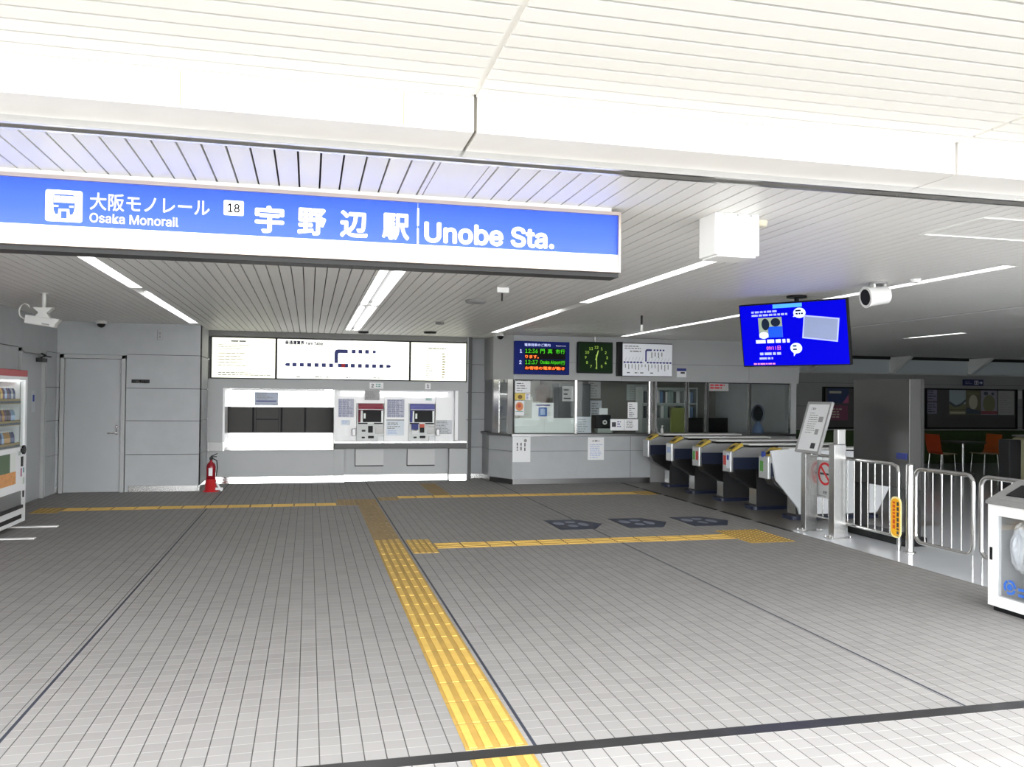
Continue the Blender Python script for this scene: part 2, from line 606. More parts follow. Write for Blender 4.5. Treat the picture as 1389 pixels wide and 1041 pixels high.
# steel skirtings
mb = MB()
mb.box(-2.88, -1.80, 14.925, 14.95, 0, 0.10, STEEL, 0.004)
mb.box(-4.0, -3.95, 14.93, 14.95, 0, 0.1, STEEL)
mb.box(-1.79, -1.77, 14.95, 16.0, 0, 0.10, STEEL)
mb.box(3.0, 3.75, 16.47, 16.5, 0, 0.09, STEEL)
struct('baseboard_back', mb, 'stainless skirting')

# doors
def door(name, label, w, h, loc, rz, hx, sign=False):
    t = thing(name, label, None, loc, rz)
    t['kind'] = 'structure'
    f = MB()
    f.box(-0.06, 0.0, -0.025, 0.10, 0, h + 0.06, PANEL, 0.004)
    f.box(w, w + 0.06, -0.025, 0.10, 0, h + 0.06, PANEL, 0.004)
    f.box(-0.06, w + 0.06, -0.025, 0.10, h, h + 0.06, PANEL, 0.004)
    f.build('door_frame', t)
    MB().box(0.005, w - 0.005, 0.02, 0.06, 0.006, h - 0.005, DOORM, 0.003).build('door_panel', t)
    k = MB()
    k.box(hx - 0.018, hx + 0.018, 0.0, 0.02, 0.95, 1.11, STEEL_D, 0.004)
    k.cyl((hx, 0.01, 0.98), (hx, -0.05, 0.98), 0.012, STEEL)
    k.tube([(hx, -0.05, 0.98), (hx - 0.06, -0.055, 0.98), (hx - 0.13, -0.05, 0.975)], 0.011, STEEL)
    k.cyl((hx + 0.0, 0.01, 1.08), (hx, -0.012, 1.08), 0.016, STEEL)
    k.build('door_handle', t)
    return t
door('door_1', 'closed grey steel door with lever handle in the back wall', 0.86, 2.20, (-3.87, 14.93, 0), 0, 0.80)
d2 = door('door_2', 'grey steel door in the left wall with closer arm', 1.02, 2.22, (-4.0, 13.25, 0), PI / 2, 0.09)
c = MB()
c.box(0.72, 0.98, -0.07, 0.02, 2.10, 2.16, DARKM, 0.006)
c.box(0.55, 0.86, -0.16, -0.13, 2.17, 2.19, DARKM, mtx=None)
c.tube([(0.78, -0.04, 2.17), (0.62, -0.15, 2.19), (0.86, -0.01, 2.235)], 0.012, DARKM)
c.build('door_closer', d2)
n = MB()
n.box(0.56, 0.72, 0.017, 0.02, 1.34, 1.66, M('pale_notice', (0.5, 0.53, 0.55), 0.6))
n.box(0.60, 0.68, 0.015, 0.018, 1.50, 1.60, INKB)
tag(n.build('door_notice', None, (-4.0, 13.25, 0), (0, 0, PI / 2)), 'pale paper notice with blue mark stuck on the side door', 'notice')

# ================================================================== ticket recess
RX0, RX1 = -1.79, 3.0
mb = MB()
# lintel band and side cheeks around the openings
mb.box(RX0, RX1, 16.10, 16.9, 1.745, 1.915, PANEL)
mb.box(RX0, RX1, 16.25, 16.9, 1.915, 2.86, PANEL)
mb.box(RX0, RX1, 16.12, 16.26, 2.70, 2.86, M('header_trim', (0.20, 0.2, 0.19), 0.5))
mb.box(RX0, -1.525, 16.10, 16.9, 0.60, 1.745, PANEL)
mb.box(2.83, RX1, 16.10, 16.9, 0.72, 1.745, PANEL)
mb.box(RX0, 0.47, 16.10, 16.35, 0.0, 0.60, PANEL)
mb.box(0.66, 2.67, 16.24, 16.45, 0.0, 0.62, PANEL)
mb.box(2.67, RX1, 16.10, 16.45, 0.0, 0.62, PANEL)
mb.box(0.47, 0.66, 16.08, 16.45, 0.0, 0.62, PANEL)
mb.box(RX0, RX1, 16.9, 17.0, 0, 2.86, CONC_D)
struct('wall_ticket', mb, 'grey clad wall round the ticket counter openings')
mb = MB()
for (a, b, y0) in ((RX0 + 0.02, 0.465, 16.10), (0.468, 0.662, 16.08), (0.665, 2.665, 16.24), (2.672, RX1, 16.10)):
    mb.prism([(y0 - 0.025, 0.0), (y0, 0.0), (y0, 0.115), (y0 - 0.012, 0.115)], a, b, MIRROR, 'x')
struct('baseboard_ticket', mb, 'bright stainless kick plate below ticket counter')
# white frame strips at the sides of the openings
mb = MB()
mb.box(-1.525, -1.49, 16.085, 16.75, 0.76, 1.745, M('white_enamel', (0.88, 0.88, 0.88), 0.3))
mb.box(2.77, 2.83, 16.085, 16.6, 0.78, 1.745, M('white_enamel'))
mb.box(0.465, 0.50, 16.085, 16.7, 0.76, 1.745, M('white_enamel'))
struct('trim_5', mb, 'white edge strips of the ticket openings')

# left: closed counter with stainless back and dark shutter panels
t = thing('service_counter', 'unstaffed counter with bright steel back and dark shutter panels, left of ticket machines', 'counter', (-1.49, 16.1, 0))
m = MB(); m.box(0.0, 1.955, 0.0, 0.55, 0.60, 0.76, MIRROR, 0.008); m.box(-0.29, 0.0, -0.06, 0.0, 0.60, 0.76, STEEL); m.box(0, 1.955, -0.06, 0.0, 0.60, 0.765, MIRROR, 0.006); m.build('worktop', t)
m = MB(); m.box(0.0, 1.955, 0.56, 0.60, 0.76, 0.90, MIRROR); m.build('splashback', t)
m = MB(); m.box(0.0, 1.955, 0.56, 0.60, 1.40, 1.745, MIRROR)
for xs in (0.47, 1.0, 1.42):
    m.box(xs - 0.004, xs + 0.004, 0.556, 0.56, 1.40, 1.745, GREYP)
m.build('upper_panel', t)
SHUT = M('shutter_dark', (0.06, 0.058, 0.055), 0.45, spec=0.15)
for k, (a, b) in enumerate(((0.0, 0.46), (0.47, 0.98), (0.99, 1.42), (1.43, 1.95))):
    m = MB(); m.box(a + 0.012, b - 0.012, 0.58, 0.60, 0.905, 1.395, SHUT)
    m.box(a, a + 0.012, 0.57, 0.60, 0.90, 1.40, BLACK); m.box(b - 0.012, b, 0.57, 0.60, 0.90, 1.40, BLACK)
    if k == 1:
        m.box(a + 0.05, b - 0.05, 0.574, 0.582, 1.15, 1.17, BLACK)
        m.box(a + 0.04, a + 0.055, 0.574, 0.582, 0.92, 1.38, DARKM); m.box(b - 0.055, b - 0.04, 0.574, 0.582, 0.92, 1.38, DARKM)
    m.build('shutter_panel', t)
# notice above the shutter
m = MB(); m.box(0, 0.44, 0, 0.004, 0, 0.30, M('notice_bluegrey', (0.42, 0.46, 0.55), 0.6))
plate(m, 0.03, 0.41, 0.255, 0.275, INKN, -0.001); plate(m, 0.03, 0.41, 0.075, 0.095, INKN, -0.001)
marks(m, 0.04, 0.40, 0.11, 0.24, 5, INKL, -0.001, seed=3)
tag(m.build('notice_sheet', None, (-1.01, 16.652, 1.425)), 'blue-grey sheet of print above the dark shutter panels', 'notice')

# right: white panels, machines
WE = M('white_enamel')
t = thing('machine_surround', 'white panelled surround with counter holding the two ticket machines', 'surround', (0.50, 16.1, 0))
m = MB()
m.box(-0.03, 2.50, -0.05, 0.10, 0.63, 0.735, M('counter_edge', (0.13, 0.13, 0.13), 0.5, spec=0.2), 0.006)
m.box(-0.03, 2.50, -0.05, 0.50, 0.735, 0.765, STEEL)
m.build('worktop', t)
m = MB()
for (a, b) in ((0.0, 0.385), (0.915, 1.375), (1.905, 2.27)):
    m.box(a, b, 0.10, 0.14, 0.765, 1.62, WE, 0.003)
m.box(0.0, 2.27, 0.14, 0.18, 1.55, 1.745, WE)
m.box(0.385, 0.915, 0.12, 0.16, 1.49, 1.60, WE); m.box(1.375, 1.905, 0.12, 0.16, 1.49, 1.60, WE)
m.box(0.0, 2.27, 0.40, 0.42, 0.765, 1.62, GREYP)
m.build('panel', t)
for a in (0.38, 1.37):
    m = MB(); m.box(a, a + 0.53, 0.115, 0.135, 0.30, 0.60, M('hatch_grey', (0.5, 0.5, 0.5), 0.4))
    m.box(a - 0.012, a, 0.11, 0.137, 0.28, 0.61, DARKM); m.box(a - 0.012, a + 0.53, 0.11, 0.137, 0.28, 0.30, DARKM)
    m.build('hatch', t)

def ticket_machine(label, x, hood, deep):
    t = thing('ticket_machine', label, 'ticket machine', (x, 16.2, 0.765))
    HM = M('hood_' + hood, srgb(hood)[:3], 0.4)
    HD = M('hood_' + deep, srgb(deep)[:3], 0.4)
    MG = M('machine_grey', (0.36, 0.37, 0.36), 0.35, 0.5)
    m = MB(); m.box(0, 0.52, 0.06, 0.28, 0.0, 0.74, MG, 0.006)
    m.prism([(-0.02, 0.0), (0.06, 0.0), (0.06, 0.33), (0.03, 0.33)], 0.0, 0.52, MG, 'x')
    m.build('body', t)
    m = MB(); m.prism([(0.03, 0.58), (0.06, 0.58), (0.06, 0.72), (0.0, 0.70), (-0.07, 0.66), (-0.08, 0.615), (-0.06, 0.60)], 0.03, 0.50, HM, 'x')
    m.box(0.03, 0.50, -0.079, -0.05, 0.60, 0.615, WHITEP)
    m.prism([(0.06, 0.36), (0.0, 0.36), (-0.05, 0.60), (0.06, 0.60)], 0.03, 0.075, HD, 'x')
    m.build('hood', t)
    m = MB(); m.prism([(0.058, 0.36), (0.02, 0.36), (0.035, 0.58), (0.058, 0.58)], 0.12, 0.47, BLACK, 'x'); m.build('screen', t)
    m = MB()
    plate(m, 0.135, 0.17, 0.43, 0.53, M('lit_key', (0.6, 0.65, 0.6), 0.4, emit=0.25), 0.016, 0.01)
    m.build('key_label', t)
    for bb in ((0.03, 0.21, 0.014, 0.035, 0.325, 0.35, BLACK), (0.33, 0.50, 0.014, 0.035, 0.325, 0.35, BLACK), (0.22, 0.31, 0.004, 0.04, 0.16, 0.29, BLACK),
               (0.10, 0.17, 0.0, 0.04, 0.18, 0.215, DARKM), (0.10, 0.16, -0.012, 0.03, 0.05, 0.085, BLACK), (0.22, 0.33, -0.012, 0.03, 0.05, 0.10, BLACK)):
        MB().box(*bb).build('slot', t)
    m = MB(); m.box(0.36, 0.50, -0.004, 0.03, 0.14, 0.28, LGREY, 0.006); m.build('coin_tray', t)
    m = MB(); m.prism([(-0.05, 0.0), (0.0, 0.0), (0.0, 0.09), (-0.02, 0.09)], 0.40, 0.51, WHITEP, 'x'); m.build('receipt_cup', t)
    return t
tm = ticket_machine('ticket machine with a dark red hood, under the number 2', 0.89, '8E2B3E', '6B2233')
m = MB(); m.box(-0.09, -0.012, -0.10, -0.02, 0.10, 0.24, STEEL_D, 0.01); m.build('cane_holder', tm)
tm = ticket_machine('ticket machine with a lilac blue hood, under the number 1', 1.88, '5E62A8', '4A4E90')
m = MB(); m.box(0.53, 0.60, -0.10, -0.02, 0.10, 0.24, STEEL_D, 0.01); m.build('cane_holder', tm)
m = MB(); m.box(0.06, 0.19, -0.016, 0.0, 0.22, 0.33, INKN, 0.003); m.box(0.06, 0.19, -0.03, 0.0, 0.13, 0.20, WHITEP, 0.003); m.box(0.22, 0.31, -0.006, 0.003, 0.26, 0.33, M('orange_red', srgb('C9523A')[:3], 0.5)); m.build('card_reader', tm)

def sheet(name, label, cat, loc, w, h, body, rz=0.0, tilt=None, paper=WHITEP, group=None, t=0.003):
    m = MB(); m.box(0, w, 0, t, 0, h, paper)
    body(m)
    o = m.build(name, None, loc, (tilt or 0, 0, rz))
    return tag(o, label, cat, group)

def grid_body(m, w, h):
    G = M('fare_grid_tint', (0.50, 0.51, 0.60), 0.6)
    plate(m, 0, w, 0, h, G, -0.001)
    for i in range(1, 4):
        plate(m, w * i / 4 - 0.004, w * i / 4 + 0.004, 0, h, WHITEP, -0.002)
    marks(m, 0.01, w, 0.01, h - 0.01, 14, INKN, -0.0025, fill=0.95, seed=5, th=0.3)
sheet('fare_sheet', 'grid fare sheet on white panel left of the red-hooded machine', 'notice', (0.545, 16.193, 1.22), 0.29, 0.35, lambda m: grid_body(m, 0.29, 0.35))
sheet('fare_sheet', 'grid fare sheet on white panel between the two ticket machines', 'notice', (1.465, 16.193, 1.22), 0.33, 0.35, lambda m: grid_body(m, 0.33, 0.35))
def soft(m, w, h, seed, head=True):
    if head:
        plate(m, 0, w, h - 0.02, h, INKL, -0.001)
    marks(m, 0.02, w - 0.02, h * 0.4, h - 0.05, 4, INKL, -0.001, seed=seed)
    marks(m, 0.03, w - 0.05, 0.03, h * 0.35, 3, M('ink_paleblue', (0.4, 0.5, 0.75), 0.7), -0.001, seed=seed + 1)
sheet('notice_sheet', 'pale blue notice below the middle fare sheet between ticket machines', 'notice', (1.455, 16.193, 0.87), 0.34, 0.31, lambda m: soft(m, 0.34, 0.31, 11), paper=M('pale_blue_paper', (0.72, 0.78, 0.84), 0.7))
sheet('notice_sheet', 'small pale blue cloud-shaped sticker under the leftmost fare sheet', 'notice', (0.60, 16.193, 1.07), 0.17, 0.10, lambda m: marks(m, 0.02, 0.15, 0.02, 0.09, 3, M('ink_paleblue'), -0.001, seed=2), paper=M('pale_blue_paper'))
sheet('notice_sheet', 'small printed table on white panel right of lilac-hooded machine', 'notice', (2.42, 16.193, 0.90), 0.31, 0.27, lambda m: marks(m, 0.0, 0.31, 0.0, 0.27, 9, INKL, -0.001, fill=0.95, seed=8), paper=M('notice_bluegrey2', (0.62, 0.64, 0.68), 0.7))
sheet('notice_sheet', 'grey hanging notice above the red-hooded ticket machine', 'notice', (1.03, 16.09, 1.55), 0.28, 0.195, lambda m: marks(m, 0.02, 0.26, 0.03, 0.17, 5, INKL, -0.001, seed=9), paper=M('grey_paper', (0.42, 0.42, 0.42), 0.7))
sheet('notice_sheet', 'small green label above the lilac-hooded ticket machine', 'notice', (2.21, 16.213, 1.55), 0.12, 0.05, lambda m: marks(m, 0.01, 0.11, 0.01, 0.04, 1, M('ink_green', (0.2, 0.4, 0.35), 0.6), -0.001, seed=9), paper=M('green_label', (0.5, 0.62, 0.56), 0.7))
# lintel number tiles
def num_tile(txt, label, x, w=0.11):
    m = MB(); m.box(0, w, 0, 0.006, 0, 0.115, M('white_tile', (0.8, 0.8, 0.8), 0.4))
    text(m, txt, 0.055, 0.022, 0.07, INK, -0.002, 0.02, center=True)
    if w > 0.12:
        marks(m, 0.12, w - 0.01, 0.02, 0.10, 2, M('ink_green'), -0.002, seed=4, th=0.6, fill=0.95)
    tag(m.build('number_tile', None, (x, 16.092, 1.77)), label, 'number sign')
num_tile('2', 'white number 2 tile on the lintel above the red-hooded machine', 1.12, 0.26)
num_tile('1', 'white number 1 tile on the lintel above the lilac-hooded machine', 2.18)

# recess lights
def lamp(label, loc, w):
    t = thing('recess_light', label, 'light', loc)
    MB().box(0, w, 0, 0.09, 0.02, 0.05, WE).build('housing', t)
    MB().cyl((0.03, 0.045, 0.005), (w - 0.03, 0.045, 0.005), 0.014, TUBE).build('tube', t)
lamp('fluorescent tube tucked under the lintel above the dark shutter panels', (-1.40, 16.30, 1.69), 1.7)
lamp('fluorescent tube tucked under the lintel above the ticket machines', (0.56, 16.14, 1.69), 2.1)

# three backlit fare boards
def board(label, x0, x1, face, body):
    t = thing('fare_board', label, 'fare board', (x0, 16.13, 1.925))
    w, h = x1 - x0, 0.765
    f = MB()
    f.box(-0.012, 0.012, -0.015, 0.11, 0, h, DARKM); f.box(w - 0.012, w + 0.012, -0.015, 0.11, 0, h, DARKM)
    f.box(0.012, w - 0.012, -0.015, 0.11, 0, 0.015, DARKM); f.box(0.012, w - 0.012, -0.015, 0.11, h - 0.015, h, DARKM)
    f.build('frame', t)
    MB().box(0.012, w - 0.012, 0.0, 0.10, 0.015, h - 0.015, face).build('lit_panel', t)
    m = MB(); body(m, w, h); m.build('lettering', t)
def body_l(m, w, h):
    marks(m, 0.34, 0.76, 0.66, 0.72, 1, INKL, fill=0.95, seed=1)
    marks(m, 0.12, 0.95, 0.53, 0.64, 3, INKL, seed=2, fill=0.6, th=0.25)
    marks(m, 0.12, 1.0, 0.22, 0.50, 5, M('ink_yellowish', (0.40, 0.36, 0.15), 0.7), seed=6, fill=0.5, th=0.2)
    marks(m, 0.12, 1.05, 0.05, 0.13, 2, INKL, seed=3, fill=0.9, th=0.35)
def body_m(m, w, h):
    text(m, '普通運賃表', 0.15, 0.65, 0.075, INKN, bold=0.03, width=0.35)
    text(m, 'Fare Table', 0.53, 0.648, 0.062, INKN, bold=0.02, width=0.31)
    z = 0.275
    step = 0.134
    xs = [0.19 + step * k for k in range(15)]
    for k in range(15):
        if k == 0:
            m.prism([(0.15, z), (0.18, z - 0.028), (0.24, z - 0.028), (0.24, z + 0.028), (0.18, z + 0.028)], -0.003, 0.0, INKN)
        elif k == 14:
            m.prism([(2.12, z), (2.09, z + 0.028), (2.03, z + 0.028), (2.03, z - 0.028), (2.09, z - 0.028)], -0.003, 0.0, INKN)
        elif k == 7:
            continue
        elif k == 8:
            plate(m, 1.12, 1.19, z - 0.034, z + 0.034, INKN); plate(m, 1.25, 1.31, z - 0.034, z + 0.034, INKN)
            plate(m, 1.185, 1.255, z - 0.034, z + 0.034, INKR)
        else:
            plate(m, xs[k] - 0.037, xs[k] + 0.037, z - 0.034, z + 0.034, INKN)
    zt = 0.545
    m.prism([(1.055, z + 0.045), (1.12, z + 0.045), (1.12, zt - 0.05), (1.135, zt - 0.034), (1.30, zt - 0.034), (1.30, zt + 0.034), (1.11, zt + 0.034), (1.07, zt + 0.015), (1.055, zt - 0.03)], -0.003, 0.0, INKN)
    for xx in (1.41, 1.535, 1.66):
        plate(m, xx - 0.035, xx + 0.035, zt - 0.034, zt + 0.034, INKN)
    m.prism([(1.77, zt - 0.026), (1.81, zt - 0.026), (1.84, zt), (1.81, zt + 0.026), (1.77, zt + 0.026)], -0.003, 0.0, INKN)
    rr = random.Random(5)
    for k in range(1, 15):
        xx = 0.14 + 0.134 * k
        l = rr.uniform(0.03, 0.09)
        plate(m, xx, xx + 0.006, 0.19 - l, 0.19, INKL)
    for a, b in ((0.36, 0.5), (0.7, 0.85), (0.9, 1.02), (1.27, 1.38), (1.78, 2.03)):
        marks(m, a, b, 0.03, 0.07, 1, INKL, fill=0.9, seed=int(a * 50))
    for k in range(4):
        plate(m, 1.36 + 0.125 * k, 1.365 + 0.125 * k, 0.40, 0.46, INKL)
def body_r(m, w, h):
    marks(m, 0.35, 0.80, 0.62, 0.66, 1, INKL, fill=0.95, seed=12)
    marks(m, 0.30, 0.52, 0.06, 0.56, 12, INKL, fill=0.6, seed=13, th=0.22)
    marks(m, 0.62, 0.72, 0.06, 0.56, 10, M('ink_yellowish'), fill=0.7, seed=14, th=0.4)
board('cream backlit board of printed rules, leftmost above the counter', -1.745, -0.605, LITC, body_l)
board('wide white backlit fare table board with blue dotted route line', -0.595, 1.88, LITW, body_m)
board('cream backlit board of printed columns, right of the fare table', 1.89, 2.995, LITC, body_r)

# ================================================================== station office
OY = 15.20
# fascia above the windows
mb = MB()
for (x0, x1) in ((3.72, 5.86), (5.865, 8.59), (8.595, 9.72)):
    mb.box(x0, x1, OY, OY + 0.05, 1.97, 2.305, PANEL); mb.box(x0, x1, OY, OY + 0.05, 2.312, 2.86, PANEL)
mb.prism([(3.72, OY), (3.72, OY + 0.06), (3.48, 15.72), (3.43, 15.66)], 1.97, 2.86, PANEL, 'z')
mb.prism([(3.43, 15.66), (3.48, 15.70), (3.48, 16.6), (3.43, 16.6)], 1.97, 2.86, PANEL, 'z')
mb.prism([(3.72, OY + 0.03), (9.70, OY + 0.03), (9.70, 15.6), (3.9, 15.6), (3.48, 15.8)], 1.98, 2.86, CONC_D, 'z')
struct('trim_6', mb, 'grey clad fascia above the office windows')
# counter
t = thing('office_counter', 'grey concrete office counter with chamfered corner, beside the ticket gates', 'counter', (3.4, 15.2, 0))
m = MB()
out = [(3.40, 16.48), (3.40, 15.86), (3.71, 15.20), (6.48, 15.20), (6.48, 15.5), (3.9, 15.5), (3.7, 16.48)]
def sh(pts, d=0.0):
    return [(a - 3.4, b - 15.2) for a, b in pts]
m.prism(sh(out), 0.10, 0.618, CONC, 'z'); m.prism(sh(out), 0.626, 0.90, CONC, 'z')
inn = [(3.43, 16.48), (3.43, 15.88), (3.73, 15.23), (6.46, 15.23), (6.46, 15.5), (3.9, 15.5), (3.7, 16.48)]
m.prism(sh(inn), 0.60, 0.64, CONC_D, 'z')
m.box(2.66, 2.668, -0.001, 0.0, 0.10, 0.90, CONC_D)
m.build('body', t)
m = MB(); m.prism(sh([(3.42, 16.48), (3.42, 15.88), (3.73, 15.225), (6.47, 15.225), (6.47, 15.5), (3.9, 15.5), (3.7, 16.48)]), 0.0, 0.10, STEEL_D, 'z'); m.build('plinth', t)
m = MB(); m.prism(sh([(3.36, 16.48), (3.36, 15.84), (3.69, 15.15), (9.66, 15.15), (9.66, 15.9), (3.95, 15.9), (3.75, 16.48)]), 0.90, 0.945, STEEL_D, 'z'); m.build('worktop', t)
m = MB(); m.box(3.1, 6.25, 0.05, 0.25, 0.0, 0.90, GREYP); m.build('back_panel', t)
# windows: frames and panes
WZ0, WZ1 = 0.95, 1.97
def win(n, x0, x1, label, y=15.25, fr=0.018):
    t = thing('window_%d' % n, label, None, (x0, y, WZ0)); t['kind'] = 'structure'
    w = x1 - x0; h = WZ1 - WZ0
    m = MB()
    m.box(0, fr, -0.03, 0.03, 0, h, STEEL); m.box(w - fr, w, -0.03, 0.03, 0, h, STEEL)
    m.box(fr, w - fr, -0.02, 0.02, h - 0.02, h, DARKM); m.box(fr, w - fr, -0.02, 0.02, 0, 0.012, DARKM)
    m.build('window_frame', t)
    MB().box(fr, w - fr, -0.004, 0.004, 0.02, h - 0.02, GLASS).build('window_glass', t)
win(2, 3.72, 4.955, 'office window left of the clock')
win(3, 4.96, 6.46, 'office window under the clock')
win(4, 6.60, 7.25, 'narrow office window beyond the counter end')
win(5, 7.27, 7.68, 'narrow office window over gates')
win(6, 7.70, 8.62, 'office window with glass shelf behind')
win(7, 8.64, 9.55, 'office window at right end')
mb = MB()
mb.box(6.46, 6.52, 15.20, 15.28, 0.95, 1.97, STEEL); mb.box(6.565, 6.60, 15.20, 15.28, 0.95, 1.97, STEEL)
mb.box(9.55, 9.66, 15.2, 15.3, 0, 1.97, PANEL)
mb.prism([(3.45, 15.70), (3.52, 15.56), (3.56, 15.58), (3.49, 15.72)], 0.95, 1.97, STEEL, 'z')
mb.prism([(3.64, 15.33), (3.71, 15.20), (3.75, 15.22), (3.68, 15.35)], 0.95, 1.97, STEEL, 'z')
mb.prism([(3.53, 15.57), (3.64, 15.36), (3.645, 15.365), (3.535, 15.575)], 0.95, 1.97, GLASS, 'z')
mb.prism([(3.44, 15.75), (3.48, 15.75), (3.48, 16.5), (3.44, 16.5)], 0.95, 1.97, STEEL_D, 'z')
mb.box(6.48, 9.6, 15.45, 15.5, 0, 0.90, M('office_apron', (0.2, 0.2, 0.2), 0.6))
struct('trim_7', mb, 'steel posts of the office windows')

# white low screens and notices behind the glass
m = MB()
m.box(0, 1.26, 0, 0.01, 0, 0.30, M('frosted_white', (0.74, 0.78, 0.77), 0.35), 0.002)
m.box(0.60, 0.605, -0.002, 0, 0, 0.30, LGREY)
tag(m.build('counter_screen', None, (3.75, 15.30, 0.945)), 'low frosted white screen standing on the office counter behind glass', 'screen')
def simple_notice(x, z, w, h, label, rows, seed, y=15.243, paper=WHITEP, ink=INK, head=None, vertical=False):
    def body(m):
        marks(m, w * 0.12, w * 0.9, h * 0.08, h * (0.75 if head else 0.92), rows, ink, -0.001, seed=seed, vertical=vertical, th=0.3)
        if head:
            plate(m, w * 0.2, w * 0.8, h * 0.82, h * 0.9, head, -0.001)
    return sheet('notice_sheet', label, 'notice', (x, y, z), w, h, body, paper=paper)
simple_notice(3.76, 1.72, 0.30, 0.22, 'white printed card at the top left corner of office window', 4, 21)
def yel(m):
    m.prism(ellipse(0.10, 0.055, 0.045, 0.04), -0.001, 0, M('brown_ink', (0.2, 0.12, 0.04), 0.6))
    plate(m, 0.20, 0.30, 0.0, 0.12, WHITEP, -0.001)
    marks(m, 0.215, 0.29, 0.01, 0.11, 4, INKB, -0.002, seed=2)
sheet('notice_sheet', 'yellow sticker with brown round mark on office window, below the printed card', 'notice', (3.76, 15.243, 1.585), 0.30, 0.125, yel, paper=M('yellow_paper', srgb('D8BE5A')[:3], 0.6))
def orange(m):
    m.prism(ellipse(0.09, 0.17, 0.075, 0.085), -0.001, 0, M('orange_ink', srgb('D98A5A')[:3], 0.6))
    m.prism(ellipse(0.085, 0.185, 0.035, 0.04), -0.002, 0, M('orange_red'))
    plate(m, 0.02, 0.16, 0.07, 0.085, M('ink_green'), -0.001)
sheet('notice_sheet', 'white sticker with round orange picture on office window', 'notice', (3.76, 15.243, 1.29), 0.18, 0.28, orange)
simple_notice(3.95, 1.25, 0.18, 0.40, 'pale grey vertical sheet behind the orange sticker in the office', 5, 31, y=15.33, paper=M('pale_greenish', (0.5, 0.52, 0.48), 0.7), ink=INKL)
def bluesq(m):
    m.prism(rrect(0.13, 0.30, 0.05, 0.22, 0.015), -0.001, 0, M('poster_blue', srgb('3564B4')[:3], 0.5))
    m.prism(rrect(0.17, 0.26, 0.08, 0.19, 0.01), -0.002, 0, M('poster_lightblue', srgb('9FB8DE')[:3], 0.5))
    plate(m, 0.08, 0.36, 0.25, 0.275, INKN, -0.001)
    marks(m, 0.32, 0.42, 0.06, 0.14, 3, INKL, -0.001, seed=3)
sheet('notice_sheet', 'white notice with a blue square picture standing above the frosted screen', 'notice', (4.105, 15.29, 1.225), 0.43, 0.31, bluesq)
simple_notice(5.0, 0.95, 0.30, 0.32, 'pale lilac sheet on the counter beside the black ticket reader', 6, 41, y=15.32, paper=M('lilac_paper', (0.62, 0.65, 0.72), 0.7), ink=INKL)
simple_notice(6.02, 1.25, 0.20, 0.31, 'white typed sheet on office window above the white timetable card', 7, 43)
def qr(m):
    plate(m, 0.03, 0.115, 0.07, 0.16, M('dark_square', (0.05, 0.05, 0.06), 0.6), -0.001)
    marks(m, 0.14, 0.26, 0.06, 0.19, 3, INKN, -0.001, seed=7); marks(m, 0.33, 0.54, 0.04, 0.20, 5, INKL, -0.001, seed=8, fill=0.9)
    plate(m, 0.285, 0.29, 0.0, 0.22, INKL, -0.001)
sheet('notice_sheet', 'long white card with dark square at the counter end', 'notice', (5.665, 15.243, 1.01), 0.57, 0.22, qr)
t = thing('ticket_reader', 'black counter ticket reader with round white dial', 'reader', (5.38, 15.33, 0.945))
MB().box(0, 0.33, 0, 0.22, 0.10, 0.36, BLACK, 0.01).build('body', t)
MB().box(0.05, 0.35, -0.03, 0.16, 0.0, 0.10, M('greenish_grey', (0.3, 0.34, 0.32), 0.5), 0.004).build('base', t)
m = MB(); m.tube([(0.2, -0.001, 0.22), (0.2, -0.012, 0.22)], 0.045, LGREY, 20); m.tube([(0.2, -0.012, 0.22), (0.2, -0.016, 0.22)], 0.018, BLACK, 16); m.build('dial', t)
MB().box(0.10, 0.28, 0.05, 0.055, 0.37, 0.49, WHITEP).build('paper_card', t)
# papers taped to the counter front
def vbody(m):
    marks(m, 0.06, 0.28, 0.08, 0.36, 3, INK, -0.001, vertical=True, seed=51, th=0.3)
    m.prism(ellipse(0.245, 0.40, 0.03, 0.03), -0.001, 0, INKL)
sheet('poster_sheet', 'white vertical-print paper taped to the counter, left of the pair', 'notice', (3.715, 15.195, 0.42), 0.345, 0.475, vbody)
def vb2(m):
    text(m, 'お願い', 0.165, 0.345, 0.035, INK, -0.001, 0.01, width=0.16, center=True)
    marks(m, 0.04, 0.30, 0.03, 0.31, 8, M('ink_paleblue'), -0.001, seed=52, fill=0.95, th=0.35)
sheet('poster_sheet', 'white typed paper taped to the counter, right of the pair', 'notice', (5.195, 15.195, 0.45), 0.325, 0.43, vb2)

# departure board, clock, route map
t = thing('departure_board', 'blue train departure board with green and orange lights on office fascia', 'departure board', (3.71, 15.08, 2.065))
MB().box(0, 1.065, 0, 0.11, 0, 0.62, M('board_blue', srgb('15236E')[:3], 0.5, emit=0.12, spec=0.1), 0.008).build('case', t)
LEDG = M('led_green', srgb('5FC832')[:3], 0.4, emit=0.6, spec=0.1); LEDO = M('led_orange', srgb('F2A552')[:3], 0.4, emit=0.7, spec=0.1); LBLK = M('led_off', (0.006, 0.008, 0.006), 0.5, spec=0.08)
LWH = M('letter_white', (0.75, 0.78, 0.9), 0.4, emit=0.3)
m = MB(); plate(m, 0.19, 0.985, 0.285, 0.49, LBLK, -0.004); plate(m, 0.19, 0.985, 0.075, 0.275, LBLK, -0.004); m.build('display', t)
m = MB()
text(m, '電車発車のご案内', 0.185, 0.525, 0.055, LWH, -0.002, 0.012, width=0.50)
text(m, 'Departures', 0.80, 0.525, 0.035, LWH, -0.002, 0.0, width=0.19)
text(m, '1', 0.095, 0.40, 0.065, LWH, -0.002, 0.02); text(m, '2', 0.085, 0.19, 0.068, LWH, -0.002, 0.02)
m.build('lettering', t)
m = MB()
